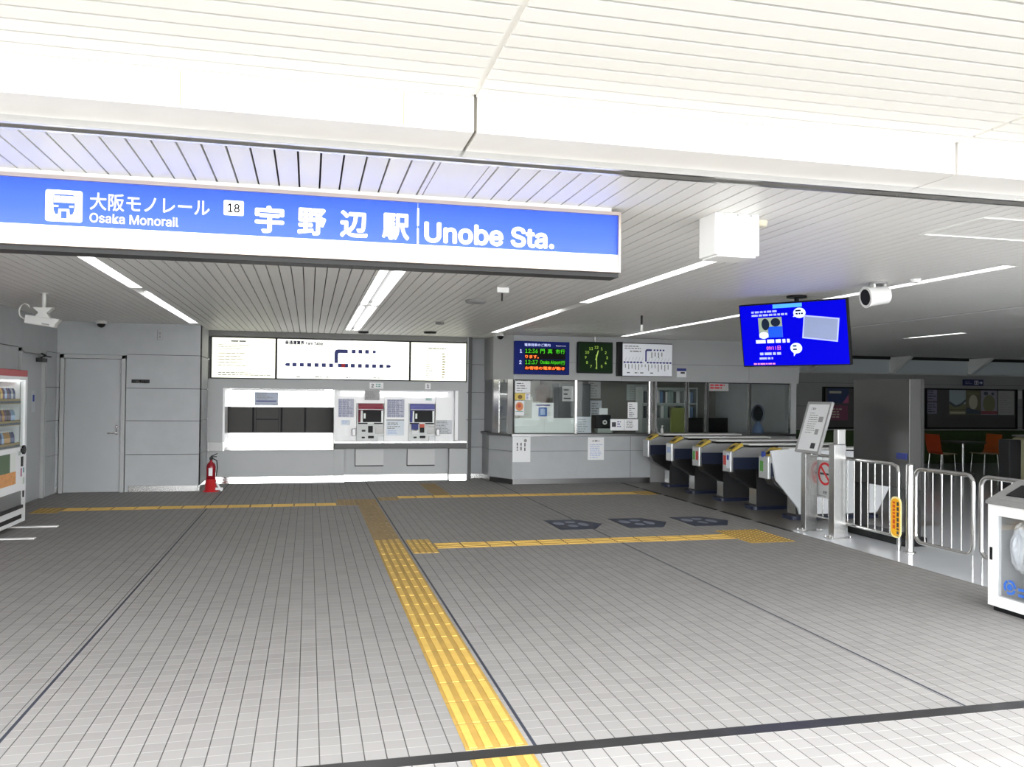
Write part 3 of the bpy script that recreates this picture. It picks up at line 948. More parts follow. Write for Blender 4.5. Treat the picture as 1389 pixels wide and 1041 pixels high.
text(m, '12:36', 0.20, 0.40, 0.075, LEDG, -0.0055, 0.004, width=0.24); text(m, '門', 0.49, 0.395, 0.085, LEDG, -0.0055, 0.01, width=0.085)
text(m, '真', 0.635, 0.395, 0.085, LEDG, -0.0055, 0.01, width=0.09); text(m, '市', 0.79, 0.395, 0.085, LEDG, -0.0055, 0.01, width=0.085); text(m, '行', 0.885, 0.395, 0.085, LEDG, -0.0055, 0.012, width=0.085)
text(m, 'ります。', 0.20, 0.30, 0.06, LEDO, -0.0055, 0.012, width=0.26)
text(m, '12:37', 0.20, 0.19, 0.075, LEDG, -0.0055, 0.004, width=0.24); text(m, 'Osaka Airport', 0.49, 0.185, 0.08, LEDG, -0.0055, 0.01, width=0.40); text(m, '行', 0.895, 0.185, 0.08, LEDG, -0.0055, 0.012, width=0.08)
text(m, 'お客様の電車が動き', 0.20, 0.09, 0.06, LEDO, -0.0055, 0.014, width=0.77)
m.build('light_text', t)

t = thing('wall_clock', 'square dark green clock showing half past twelve, on office fascia', 'clock', (4.945, 15.07, 2.105))
MB().box(0, 0.70, 0, 0.12, 0, 0.60, M('clock_case', (0.02, 0.027, 0.022), 0.5, spec=0.1), 0.02).build('case', t)
MB().box(0.03, 0.67, -0.004, 0.0, 0.03, 0.57, M('clock_face', (0.008, 0.024, 0.008), 0.5, emit=0.1, spec=0.08)).build('dial', t)
LG = M('lume_green', srgb('A8C25A')[:3], 0.5, emit=0.45)
m = MB()
for k in range(1, 13):
    a = R(90 - 30 * k)
    text(m, str(k), 0.36 + 0.215 * math.cos(a), 0.30 + 0.195 * math.sin(a) - 0.026, 0.052, LG, -0.006, 0.01, center=True)
m.build('numerals', t)
def hand(m, ang, ln, w, tail=0.05):
    a = R(90 - ang); d = Vector((math.cos(a), math.sin(a))); nn = Vector((-d.y, d.x)); c = Vector((0.36, 0.30))
    pts = [c - d * tail + nn * w / 2, c - d * tail - nn * w / 2, c + d * ln - nn * w / 3, c + d * ln + nn * w / 3]
    m.prism([(p.x, p.y) for p in pts], -0.012, -0.008, LG)
m = MB(); hand(m, 15, 0.14, 0.026); m.build('hour_hand', t)
m = MB(); hand(m, 178, 0.21, 0.02); m.build('minute_hand', t)
m = MB(); m.cyl((0.35, 0.06, 0.60), (0.35, 0.06, 0.695), 0.018, STEEL); m.build('hanger', t)

t = thing('route_map', 'white route map panel with blue line on office fascia, right of the clock', 'map', (5.75, 15.08, 2.06))
m = MB(); m.box(0, 0.09, 0, 0.11, 0, 0.66, BLACK); m.box(0.09, 1.12, 0.012, 0.11, 0.0, 0.645, DARKM); m.build('case', t)
MB().box(0.095, 1.115, 0.0, 0.012, 0.01, 0.63, M('map_white', (0.72, 0.74, 0.78), 0.4, emit=0.18)).build('map_face', t)
m = MB()
z = 0.27
for k in range(15):
    xx = 0.13 + 0.068 * k
    if k == 6: continue
    plate(m, xx - 0.018, xx + 0.018, z - 0.016, z + 0.016, INKN)
    if k < 14: plate(m, xx + 0.018, xx + 0.05, z - 0.005, z + 0.005, INKB)
m.prism([(0.555, z + 0.02), (0.585, z + 0.02), (0.585, 0.48), (0.60, 0.495), (0.69, 0.495), (0.69, 0.53), (0.59, 0.53), (0.565, 0.515), (0.555, 0.49)], -0.003, 0, INKN)
for k in range(4):
    plate(m, 0.73 + 0.062 * k, 0.765 + 0.062 * k, 0.498, 0.528, INKN)
marks(m, 0.13, 0.52, 0.52, 0.60, 2, INKL, seed=61, fill=0.9); marks(m, 0.24, 0.50, 0.46, 0.51, 1, INKL, seed=62)
rr = random.Random(3)
for k in range(14):
    xx = 0.14 + 0.068 * k; l = rr.uniform(0.05, 0.14)
    plate(m, xx, xx + 0.016, 0.235 - l, 0.235, INKL)
    m.prism([(xx, z + 0.03), (xx + 0.004, z + 0.03), (xx + 0.04, z + 0.10), (xx + 0.036, z + 0.10)], -0.002, 0, INKL)
for k in range(4):
    plate(m, 0.68 + 0.07 * k, 0.70 + 0.07 * k, 0.36 + 0.03 * (k % 2), 0.47, INKL)
for a in (0.18, 0.34, 0.45, 0.66): marks(m, a, a + 0.09, 0.05, 0.09, 1, INK, seed=int(a * 90), fill=0.9)
m.build('lettering', t)
def ft(m):
    plate(m, 0.0, 0.20, 0.12, 0.175, INKN, -0.001); plate(m, 0.08, 0.17, 0.07, 0.105, INK, -0.001)
sheet('notice_sheet', 'tiny white label with navy strip on office fascia right of route map', 'notice', (7.02, 15.193, 2.06), 0.20, 0.175, ft)

# inside the office
def box_thing(name, label, cat, x0, x1, y0, y1, z0, z1, mat, bev=0.01, extra=None):
    t = MB(); t.box(x0, x1, y0, y1, z0, z1, mat, bev)
    if extra: extra(t)
    return tag(t.build(name), label, cat)
t = thing('filing_cabinet', 'beige filing cabinet behind the left office window', 'cabinet', (4.28, 17.0, 0))
BEI = M('beige_metal', (0.42, 0.40, 0.34), 0.5)
MB().box(0, 0.5, 0, 0.5, 0, 1.55, BEI, 0.01).build('body', t)
for k in range(4):
    d = MB().box(0.02, 0.48, -0.015, 0, 0.05 + k * 0.37, 0.39 + k * 0.37, BEI, 0.004).build('drawer', t)
    MB().box(0.18, 0.32, -0.03, -0.015, 0.24 + k * 0.37, 0.26 + k * 0.37, STEEL).build('handle', d)
t = thing('coat', 'brown coat hanging on the office wall behind the glass', 'coat', (5.20, 18.40, 1.05))
m = MB(); m.lathe([(0.10, 0.0), (0.17, 0.1), (0.15, 0.5), (0.19, 0.78), (0.06, 0.86), (0.03, 0.90)], M('brown_cloth', (0.07, 0.045, 0.03), 0.9), n=14); m.build('cloth', t)
MB().box(-0.03, 0.03, 0.05, 0.14, 0.84, 0.95, DARKM).build('hook', t)
def chart(x, z, w, h, label, paper, seed, rows=6):
    simple_notice(x, z, w, h, label, rows, seed, y=18.57, paper=paper, ink=INKL)
GP = M('office_paper', (0.5, 0.5, 0.5), 0.7)
t = thing('locker', 'dark steel locker against the office wall behind the left window', 'locker', (5.42, 17.9, 0))
MB().box(0, 0.75, 0, 0.5, 0, 1.95, M('locker_dark', (0.055, 0.06, 0.065), 0.5), 0.01).build('body', t)
for a in (0.02, 0.38):
    dd = MB().box(a, a + 0.35, -0.015, 0, 0.06, 1.92, M('locker_door', (0.07, 0.075, 0.08), 0.45), 0.004).build('door', t)
    MB().box(a + 0.29, a + 0.31, -0.03, -0.015, 0.95, 1.1, STEEL).build('handle', dd)
simple_notice(5.50, 1.55, 0.26, 0.34, 'grey sheet with black mark on the dark office locker', 3, 71, y=17.875, paper=GP, ink=INK)
chart(6.35, 1.62, 0.30, 0.42, 'grey chart pinned on the office wall near centre window post', GP, 72)
chart(7.3, 1.58, 0.65, 0.38, 'wide framed chart on the office wall behind the black reader', M('office_paper2', (0.36, 0.40, 0.38), 0.6), 73)
chart(6.4, 1.15, 0.28, 0.42, 'pale sheet on office wall below the grey charts', M('lilac_paper'), 74)
t = thing('office_desk', 'dark office desk behind the right windows', 'desk', (6.9, 16.6, 0))
MB().box(0, 2.3, 0, 0.7, 0.70, 0.74, M('desk_top', (0.25, 0.24, 0.22), 0.5), 0.006).build('desktop', t)
for xx in (0.03, 2.22):
    MB().box(xx, xx + 0.05, 0.03, 0.67, 0, 0.70, DARKM).build('leg', t)
def monitor(x, y, label):
    t = thing('monitor', label, 'monitor', (x, y, 0.74))
    MB().box(-0.12, 0.12, -0.08, 0.08, 0, 0.015, BLACK, 0.004).build('base', t)
    MB().box(-0.02, 0.02, 0.0, 0.03, 0.015, 0.18, BLACK).build('stand', t)
    MB().box(-0.26, 0.26, -0.02, 0.02, 0.15, 0.48, BLACK, 0.008).build('screen', t)
monitor(8.2, 16.95, 'black monitor on the office desk, left one'); monitor(8.8, 16.95, 'black monitor on the office desk, right one')
t = thing('shelf_unit', 'pale office shelf unit behind the glass at centre right', 'shelf', (7.5, 18.1, 0))
SH = M('shelf_grey', (0.42, 0.46, 0.44), 0.5)
m = MB(); m.box(0, 0.03, 0, 0.4, 0, 1.9, SH); m.box(1.37, 1.4, 0, 0.4, 0, 1.9, SH); m.box(0.03, 1.37, 0.37, 0.4, 0, 1.9, SH); m.build('frame', t)
for zz in (0.3, 0.75, 1.15, 1.5, 1.86):
    MB().box(0.03, 1.37, 0, 0.37, zz, zz + 0.03, SH).build('shelf', t)
rr = random.Random(11)
fk = 0
for zz in (1.18, 1.53):
    xx = 7.56
    while xx < 8.8:
        w = rr.uniform(0.05, 0.09)
        cname = rr.choice([('white', (0.6, 0.62, 0.6)), ('grey green', (0.25, 0.33, 0.30)), ('blue', (0.12, 0.2, 0.36)), ('dark grey', (0.08, 0.09, 0.09))])
        o = MB().box(0, w - 0.006, 0, 0.26, 0, rr.uniform(0.26, 0.30), M('binder_' + cname[0].replace(' ', '_'), cname[1], 0.6), 0.003).build('binder', None, (xx, 18.12, zz))
        fk += 1
        pos = int((xx - 7.56) / 0.07) + 1
        tag(o, '%s binder in the %s row of office shelf, %d cm from the left end' % (cname[0], 'upper' if zz > 1.3 else 'middle', round((xx - 7.5) * 100)), 'binder', 'binders on the office shelf')
        xx += w + rr.choice((0, 0, 0.12))
sheet('poster_sheet', 'red lettered paper at the top of the office window over the gates', 'notice', (7.74, 15.235, 1.80), 0.42, 0.15, lambda m: (marks(m, 0.02, 0.42, 0.03, 0.14, 2, INKR, -0.001, fill=0.95, seed=81, th=0.6)), paper=M('grey_paper'))
t = thing('stool', 'green high-backed chair seen through the narrow office window', 'chair', (7.55, 16.2, 0))
MB().box(-0.2, 0.2, -0.03, 0.03, 0.75, 1.45, M('olive_cloth', (0.17, 0.19, 0.05), 0.8), 0.02).build('backrest', t)
MB().box(-0.22, 0.22, -0.45, -0.03, 0.46, 0.54, M('olive_cloth'), 0.02).build('seat', t)
m = MB(); m.cyl((0, -0.22, 0.03), (0, -0.22, 0.46), 0.03, DARKM); m.box(-0.25, 0.25, -0.25, -0.19, 0.0, 0.05, DARKM); m.box(-0.03, 0.03, -0.45, 0.03, 0.0, 0.05, DARKM); m.build('pedestal', t)
t = thing('desk_lamp', 'white angled lamp arm behind the glass at the counter end', 'lamp', (6.78, 15.62, 0.945))
m = MB(); m.lathe([(0.06, 0), (0.06, 0.02), (0.012, 0.03)], WHITE, n=16); m.build('base', t)
MB().tube([(0, 0, 0.02), (0.02, 0, 0.06), (-0.14, 0, 0.55)], 0.014, WHITE).build('arm', t)
MB().tube([(-0.14, 0, 0.55), (-0.16, -0.08, 0.53)], [0.02, 0.045], WHITE).build('shade', t)
t = thing('round_mirror', 'small round mirror on a blue stand by the right end window', 'mirror', (9.0, 15.55, 0.945))
m = MB(); m.tube([(0.13 * math.cos(2 * PI * k / 24), 0, 0.40 + 0.17 * math.sin(2 * PI * k / 24)) for k in range(24)], 0.02, M('mirror_rim', (0.05, 0.06, 0.09), 0.4), 8, True); m.build('rim', t)
m = MB(); m.prism(ellipse(0, 0.40, 0.13, 0.17), -0.004, 0.004, M('mirror_glass', (0.5, 0.53, 0.56), 0.1, 1.0)); m.build('glass', t)
m = MB(); m.lathe([(0.12, 0), (0.10, 0.12), (0.05, 0.2), (0.02, 0.25)], M('stand_blue', (0.10, 0.15, 0.27), 0.6), n=16); m.build('stand', t)
t = thing('hand_sanitiser', 'small clear pump bottle on counter end before the narrow window', 'bottle', (6.72, 15.20, 0.945))
m = MB(); m.lathe([(0.03, 0), (0.03, 0.09), (0.012, 0.11), (0.012, 0.12)], LGREY, n=14); m.build('body', t)
m = MB(); m.cyl((0, 0, 0.12), (0, 0, 0.15), 0.006, WHITE); m.box(-0.008, 0.035, -0.008, 0.008, 0.15, 0.162, WHITE); m.build('pump', t)

# ================================================================== ticket gates
GATEW = M('gate_white', (0.70, 0.70, 0.68), 0.3)
GSTEEL = M('gate_steel', (0.56, 0.57, 0.57), 0.28, 0.7)
GDARK = M('gate_dark_side', (0.045, 0.045, 0.047), 0.4, 0.3)
LCDR = M('lcd_red', srgb('9C2A26')[:3], 0.4, emit=0.35)
LCDG = M('lcd_green', srgb('3E7A2E')[:3], 0.4, emit=0.35)
YB = M('reader_yellow', srgb('B49A3C')[:3], 0.5)
def gate(y, label, front, wide=False):
    t = thing('ticket_gate', label, 'ticket gate', (6.08, y, 0), 0, 'row of ticket gates')
    w = 0.11
    L = 1.92
    m = MB(); m.box(0.44, L - 0.25, -w, w, 0.05, 0.60, GDARK)
    m.prism([(0.06, 0.60), (0.12, 0.48), (0.44, 0.30), (0.44, 0.60)], -w, w, STEEL_D); m.build('pedestal', t)
    m = MB(); m.prism(rrect(0.36, L - 0.18, -w - 0.05, w + 0.05, 0.08), 0.0, 0.05, NAVY, 'z'); m.build('plinth', t)
    m = MB(); m.box(0.438, 0.44, -w + 0.01, w - 0.01, 0.07, 0.31, STEEL); m.build('foot_panel', t)
    m = MB(); m.prism([(0.05, 0.60), (L, 0.60), (L, 0.78), (0.05, 0.78)], -w - 0.012, w + 0.012, NAVY); m.build('side_band', t)
    m = MB(); m.prism([(0.02, 0.78), (L, 0.78), (L, 0.90), (L - 0.05, 0.925), (0.20, 0.925), (0.06, 0.87)], -w - 0.02, w + 0.02, GSTEEL); m.build('head', t)
    m = MB(); m.box(0.30, L - 0.02, -w - 0.03, w + 0.03, 0.955, 0.985, GATEW, 0.012); m.box(0.34, L - 0.06, -w + 0.0, w - 0.0, 0.925, 0.956, BLACK); m.build('top_tray', t)
    m = MB(); m.box(0.0, 0.05, -w - 0.012, w + 0.012, 0.56, 0.87, GSTEEL, 0.01); m.build('front_panel', t)
    m = MB(); m.prism([(0.03, 0.872), (0.06, 0.868), (0.22, 0.95), (0.21, 0.985), (0.16, 0.975)], -w + 0.005, w - 0.02, YB); m.build('card_reader', t)
    m = MB(); m.prism([(0.05, 0.905), (0.055, 0.90), (0.15, 0.955), (0.145, 0.96)], -0.05, 0.03, BLACK); m.build('reader_mark', t)
    m = MB()
    for (kind, ya, yb) in front:
        z0, z1 = (0.66, 0.80)
        if kind == 'red': m.box(-0.004, 0.001, ya, yb, z0, z1, LCDR)
        if kind == 'green': m.box(-0.004, 0.001, ya, yb, z0, z1, LCDG)
        if kind == 'white':
            m.box(-0.004, 0.001, ya, yb, 0.58, 0.85, WHITEP)
            m.box(-0.005, 0.0, ya + 0.03, yb - 0.03, 0.70, 0.80, M('ink_paleblue'))
        if kind == 'blue':
            m.box(-0.004, 0.001, ya, yb, 0.62, 0.84, M('pale_blue_paper')); m.box(-0.005, 0.0, ya + 0.02, yb - 0.02, 0.74, 0.81, INKB)
    if m.v: m.build('display', t)
    # low flap doors folded against the aisle side
    m = MB(); m.box(0.80, 0.84, -w - 0.05, -w - 0.012, 0.60, 0.80, LGREY, 0.008); m.box(1.35, 1.39, -w - 0.05, -w - 0.012, 0.60, 0.80, LGREY, 0.008); m.build('flap', t)
    return t
gate(14.50, 'ticket gate nearest the office counter, farthest of the row', [])
gate(13.46, 'ticket gate with broad white front label, second from the office counter', [('white', -0.10, 0.10)])
gate(12.43, 'ticket gate with green and red front displays, middle of the row', [('green', 0.02, 0.09), ('red', -0.09, -0.02)])
gate(11.40, 'ticket gate with red display beside blue label, second nearest the railing', [('red', 0.01, 0.09), ('blue', -0.10, 0.0)])
g5 = gate(10.36, 'ticket gate with pale steel side panels, beside the railing', [('green', 0.0, 0.08)])
m = MB()
m.prism([(0.02, 0.95), (0.10, 0.55), (0.44, 0.16), (0.46, 0.08), (1.67, 0.08), (1.92, 0.50), (1.92, 0.92), (0.30, 0.97)], -0.17, -0.135, M('pale_panel', (0.66, 0.68, 0.70), 0.3))
for xx in (0.50, 0.95, 1.40):
    m.box(xx - 0.003, xx + 0.003, -0.172, -0.17, 0.09, 0.93, GREYP)
m.build('side_panel', g5)
m = MB(); m.box(0.0, 0.03, -0.02, 0.06, 0.84, 0.93, INKB, 0.01); m.build('sticker', g5)

# ================================================================== railing and posts
def bars_panel(t, y0, y1, ys, z0, z1, r=0.022, rb=0.008, rad=0.09):
    """round-cornered rail frame in the YZ plane; local y decreases towards the viewer"""
    pts = [(0, a, b) for a, b in rrect(y0, y1, z0, z1, rad, 6)]
    MB().tube(pts, r, STEEL, 12, True).build('rail_frame', t)
    for yy in ys:
        MB().cyl((0, yy, z0), (0, yy, z1), rb, STEEL, 8).build('bar', t)
def post(label, loc, dx, dy, h, top=None):
    t = thing('steel_post', label, 'post', loc)
    m = MB(); m.box(0, dx, 0, dy, 0.01, h, STEEL, 0.004)
    if top: m.box(dx * 0.35, dx, 0.01, dy - 0.01, h, top, STEEL, 0.004)
    m.build('shaft', t)
    m = MB(); m.box(-0.05, dx + 0.08, -0.03, dy + 0.03, 0, 0.012, STEEL, 0.003)
    m.build('base_plate', t)
    for a, b in ((-0.03, -0.015), (dx + 0.05, -0.015), (-0.03, dy + 0.015), (dx + 0.05, dy + 0.015)):
        MB().cyl((a, b, 0.012), (a, b, 0.03), 0.009, STEEL, 8).build('bolt', t)
post('square steel post under the tilted notice board', (6.06, 9.32, 0), 0.16, 0.10, 0.97)
post('taller square steel post beside the no-smoking sign', (6.08, 8.76, 0), 0.16, 0.11, 1.12, 1.30)
t = thing('railing', 'stainless railing with thin bars carrying the no-smoking sign', 'railing', (6.33, 8.88, 0))
MB().tube([(0, 0.87, 0.945), (0, -0.84, 0.945), (0, -0.905, 0.92), (0, -0.93, 0.855), (0, -0.93, 0.0)], 0.022, STEEL, 12).build('rail_frame', t)
MB().cyl((0, 0.87, 0.155), (0, -0.93, 0.155), 0.018, STEEL).build('lower_rail', t)
yy = 0.85
while yy > -0.85:
    MB().cyl((0, yy, 0.155), (0, yy, 0.945), 0.008, STEEL, 8).build('bar', t); yy -= 0.125
t = thing('round_post', 'round stainless post between the two railing leaves', 'post', (6.36, 7.815, 0))
m = MB(); m.lathe([(0.042, 0.0), (0.042, 0.95), (0.036, 0.965), (0.0, 0.97)], STEEL, n=20); m.build('shaft', t)
m = MB(); m.lathe([(0.06, 0), (0.06, 0.012), (0.042, 0.02)], STEEL, n=20); m.build('collar', t)
t = thing('railing_gate', 'round-cornered steel gate leaf with six bars, next to the round post', 'gate', (6.33, 7.29, 0))
bars_panel(t, -0.40, 0.40, [0.265, 0.15, 0.02, -0.11, -0.24], 0.145, 0.925)
MB().cyl((0, -0.39, 0.0), (0, -0.39, 0.145), 0.008, STEEL, 8).build('drop_bolt', t)
t = thing('railing_gate', 'round-cornered steel gate leaf running behind the white bin', 'gate', (6.33, 6.36, 0))
bars_panel(t, -0.45, 0.43, [0.31, 0.19, 0.07, -0.05, -0.17, -0.29], 0.145, 0.925)
MB().cyl((0, 0.42, 0.0), (0, 0.42, 0.145), 0.008, STEEL, 8).build('drop_bolt', t)
# yellow tag
t = thing('warning_tag', 'yellow vertical warning tag tied to the railing end', 'tag', (6.285, 7.95, 0.37), -PI / 2)
MB().prism(rrect(-0.085, 0.085, -0.225, 0.225, 0.07), 0.0, 0.012, M('tag_edge', srgb('F5E6A8')[:3], 0.5)).build('backing', t)
MB().prism(rrect(-0.07, 0.07, -0.205, 0.205, 0.06), -0.003, 0.0, M('tag_yellow', srgb('F2B21C')[:3], 0.5)).build('plate', t)
m = MB(); marks(m, -0.055, -0.005, -0.16, 0.17, 1, M('tag_red', srgb('D4551C')[:3], 0.6), -0.004, vertical=True, seed=4, fill=1.3, th=0.8); marks(m, 0.01, 0.06, -0.17, 0.17, 1, INK, -0.004, vertical=True, seed=5, fill=1.3, th=0.7); m.build('lettering', t)
# no smoking sign
t = thing('no_smoking_sign', 'grey no-smoking plate with red ring hung on the railing', 'sign', (6.29, 9.25, 0.42), -PI / 2)
MB().box(-0.19, 0.19, 0, 0.006, 0, 0.47, M('plate_grey', (0.48, 0.49, 0.49), 0.5), 0.002).build('plate', t)
m = MB()
N = 28
cx, cz, ro, ri = 0.0, 0.305, 0.145, 0.115
for k in range(N):
    a, b = 2 * PI * k / N, 2 * PI * (k + 1) / N
    m.prism([(cx + ri * math.cos(a), cz + ri * math.sin(a)), (cx + ro * math.cos(a), cz + ro * math.sin(a)), (cx + ro * math.cos(b), cz + ro * math.sin(b)), (cx + ri * math.cos(b), cz + ri * math.sin(b))], -0.003, 0, INKR)
m.box(-0.105, 0.075, -0.002, 0, 0.29, 0.315, INK); m.box(0.08, 0.10, -0.002, 0, 0.29, 0.315, INK)
m.prism([(-0.10, 0.385), (-0.08, 0.405), (0.10, 0.225), (0.08, 0.205)], -0.004, 0, INKR)
m.tube([(0.09, -0.001, 0.325), (0.075, -0.001, 0.355), (0.09, -0.001, 0.38)], 0.004, INK, 6)
m.build('symbol', t)
m = MB(); text(m, '禁煙', 0.0, 0.05, 0.04, INK, -0.002, 0.01, center=True); marks(m, -0.16, 0.16, 0.01, 0.04, 1, INKL, -0.002, seed=4); m.build('lettering', t)
# tilted notice board
t = thing('notice_stand', 'tilted white notice board in grey frame on the steel post', 'notice board', (6.02, 9.23, 0.99), -PI / 2)
tilt = Matrix.Rotation(R(-17), 4, 'X')
m = MB()
for (a, b, c2, d) in ((-0.25, -0.22, 0, 0.66), (0.22, 0.25, 0, 0.66), (-0.22, 0.22, 0, 0.03), (-0.22, 0.22, 0.63, 0.66)):
    m.box(a, b, -0.015, 0.02, c2, d, GREYP, 0, tilt)
m.build('frame', t)
MB().box(-0.22, 0.22, -0.006, 0.015, 0.03, 0.63, M('board_white', (0.72, 0.73, 0.74), 0.3), 0, tilt).build('panel', t)
m = MB(); text(m, 'ご案内', -0.15, 0.555, 0.03, INK, -0.008, 0.01, width=0.10)
marks(m, -0.15, 0.06, 0.25, 0.53, 10, INKL, -0.008, seed=91, th=0.3)
plate(m, 0.06, 0.15, 0.40, 0.47, GREYP, -0.008); plate(m, 0.05, 0.12, 0.24, 0.31, GREYP, -0.008); plate(m, 0.04, 0.13, 0.06, 0.13, INK, -0.008)
m.v = [tuple(tilt @ Vector(p)) for p in m.v]; m.build('lettering', t)
m = MB(); m.tube([(0, 0.06, -0.03), (0, 0.09, 0.10), (0, 0.10, 0.20)], 0.02, STEEL); m.box(-0.06, 0.06, 0.04, 0.14, -0.03, -0.02, STEEL); m.build('bracket', t)

# dark steel cabinet behind the railing
t = thing('steel_cabinet', 'tall dark steel cabinet raised on two legs behind the railing', 'cabinet', (6.62, 8.15, 0))
MB().box(0, 0.16, 0, 1.0, 0.64, 1.90, M('cabinet_steel', (0.07, 0.07, 0.068), 0.35, 0.6, noise=0.1, nscale=2), 0.006).build('body', t)
MB().box(0.16, 0.20, -0.002, 1.0, 0.64, 1.90, DARKM, 0.006).build('back_panel', t)
for yy in (0.0, 0.90):
    MB().box(0.02, 0.16, yy, yy + 0.10, 0.10, 0.64, DARKM, 0.004).build('leg', t)
m = MB(); m.box(-0.06, 0.22, -0.03, 1.03, 0, 0.10, BLACK, 0.01); m.build('plinth', t)
m = MB(); m.box(-0.012, 0.0, 0.03, 0.20, 0.98, 1.05, M('label_blue', srgb('1D2C6E')[:3], 0.5), 0.002); m.build('sticker', t)
# pale gate housing far right
t = thing('ticket_gate', 'cream-ended gate housing at far right of the concourse', 'ticket gate', (12.15, 12.4, 0), 0, None)
CRM = M('cream_plastic', (0.33, 0.32, 0.20), 0.45)
m = MB(); m.box(0, 0.26, 0, 0.25, 0, 0.97, GDARK, 0.02); m.build('body', t)
m = MB(); m.prism([(0.26, 0.02), (1.0, 0.02), (1.0, 1.02), (0.42, 1.02), (0.32, 0.99), (0.26, 0.90)], 0.0, 0.25, CRM); m.build('end_panel', t)
m = MB(); m.box(0.33, 1.0, -0.004, 0.0, 0.86, 0.92, BLACK); m.box(0.3, 1.0, 0.0, 0.25, 1.02, 1.05, STEEL); m.build('slot', t)

# ================================================================== far concourse
def poster_case(label, x0, x1):
    t = thing('poster_case', label, 'poster case', (x0, 18.93, 0.90))
    w = x1 - x0
    f = MB(); f.box(0, w, 0.0, 0.07, 0, 0.04, BLACK); f.box(0, w, 0, 0.07, 1.04, 1.08, BLACK); f.box(0, 0.05, 0, 0.07, 0.04, 1.04, BLACK); f.box(w - 0.05, w, 0, 0.07, 0.04, 1.04, BLACK); f.build('frame', t)
    MB().box(0.05, w - 0.05, 0.03, 0.07, 0.04, 1.04, M('case_dark', (0.06, 0.06, 0.058), 0.5)).build('back_panel', t)
poster_case('dark poster case half hidden behind the steel cabinet', 12.82, 15.10)
poster_case('dark poster case holding four posters above the orange chairs', 15.88, 18.82)
poster_case('dark poster case at the far right edge', 19.05, 20.25)
YP = 18.955
def art(seed, cols):
    def b(m, w, h):
        rr = random.Random(seed)
        for k in range(7):
            a = rr.uniform(0, w * 0.6); z = rr.uniform(0.02, h * 0.8)
            m.prism(ellipse(min(max(a + w * 0.2, w * 0.3), w * 0.7), min(z + 0.1, h - 0.12), w * rr.uniform(0.1, 0.28), rr.uniform(0.03, 0.1), 14), -0.0006 * (k + 1), 0.0, M('art_%d' % rr.randrange(5), cols[rr.randrange(len(cols))], 0.6))
    return b
def pos(x, z, w, h, label, paper, body):
    m = MB(); m.box(0, w, 0, 0.004, 0, h, M('poster_' + paper[0], paper[1], 0.6)); body(m, w, h)
    tag(m.build('poster', None, (x, YP, z)), label, 'poster', 'posters in the concourse cases')
def land(m, w, h):
    m.prism([(0, 0), (w, 0), (w, 0.28), (w * 0.7, 0.30), (w * 0.4, 0.25), (0, 0.36)], -0.001, 0, M('art_olive', (0.16, 0.16, 0.09), 0.6))
    m.prism([(0, 0.36), (w * 0.4, 0.25), (w * 0.7, 0.30), (w, 0.42), (w, 0.36), (w * 0.6, 0.22), (w * 0.3, 0.2), (0, 0.3)], -0.002, 0, M('art_darkblue', (0.05, 0.07, 0.09), 0.6))
    plate(m, 0.02, w - 0.02, 0.03, 0.08, M('art_pale', (0.4, 0.39, 0.3), 0.6), -0.002); plate(m, 0, w, 0.12, 0.15, M('art_brown', (0.1, 0.08, 0.05), 0.6), -0.002)
pos(16.64, 1.28, 0.52, 0.69, 'landscape poster with pale sky, first of four', ('pale_sky', (0.30, 0.36, 0.38)), land)
def mid(m, w, h):
    m.prism(ellipse(w * 0.5, 0.34, w * 0.3, 0.2), -0.001, 0, M('art_pale')); m.prism([(0, 0.02), (w, 0.02), (w, 0.10), (0, 0.2)], -0.002, 0, M('art_darkblue')); plate(m, 0.03, w - 0.03, 0.54, 0.60, M('art_olive'), -0.002)
pos(17.17, 1.28, 0.46, 0.68, 'brown poster with pale centre, second of four', ('brown', (0.13, 0.115, 0.07)), mid)
def third(m, w, h):
    m.prism(ellipse(w * 0.5, 0.30, w * 0.38, 0.24), -0.001, 0, M('art_olive')); plate(m, 0, w, 0.02, 0.10, M('art_red', (0.22, 0.06, 0.07), 0.6), -0.002)
    m.prism(ellipse(w * 0.3, 0.58, 0.07, 0.05), -0.002, 0, M('art_darkblue')); m.prism(ellipse(w * 0.72, 0.57, 0.05, 0.04), -0.002, 0, M('art_darkblue'))
pos(17.65, 1.28, 0.52, 0.68, 'poster with red foot and dark round shape, third of four', ('lilac', (0.27, 0.27, 0.31)), third)
pos(18.21, 1.28, 0.52, 0.67, 'pale printed poster, fourth of four', ('grey', (0.32, 0.33, 0.31)), lambda m, w, h: marks(m, 0.05, w - 0.05, 0.05, h - 0.05, 9, INKL, -0.001, seed=4, fill=0.9))
pos(15.95, 1.64, 0.30, 0.33, 'small lilac printed sheet, upper of two at left of poster case', ('mauve', (0.20, 0.19, 0.27)), lambda m, w, h: marks(m, 0.03, w - 0.03, 0.03, h - 0.03, 4, INK, -0.001, seed=4, fill=0.9))
pos(15.95, 1.30, 0.30, 0.30, 'small lilac printed sheet, lower of two at left of poster case', ('mauve', (0.20, 0.19, 0.27)), lambda m, w, h: marks(m, 0.03, w - 0.03, 0.03, h - 0.03, 4, INK, -0.001, seed=5, fill=0.9))
def navyp(m, w, h):
    plate(m, 0.05, w * 0.65, h - 0.13, h - 0.07, M('art_pale'), -0.001); m.prism([(w * 0.7, 0), (w, 0), (w, h * 0.6)], -0.001, 0, M('art_pink', (0.30, 0.08, 0.16), 0.6))
pos(12.95, 1.56, 0.62, 0.38, 'navy poster with pink corner, upper in the half-hidden case', ('navy', (0.03, 0.045, 0.11)), navyp)
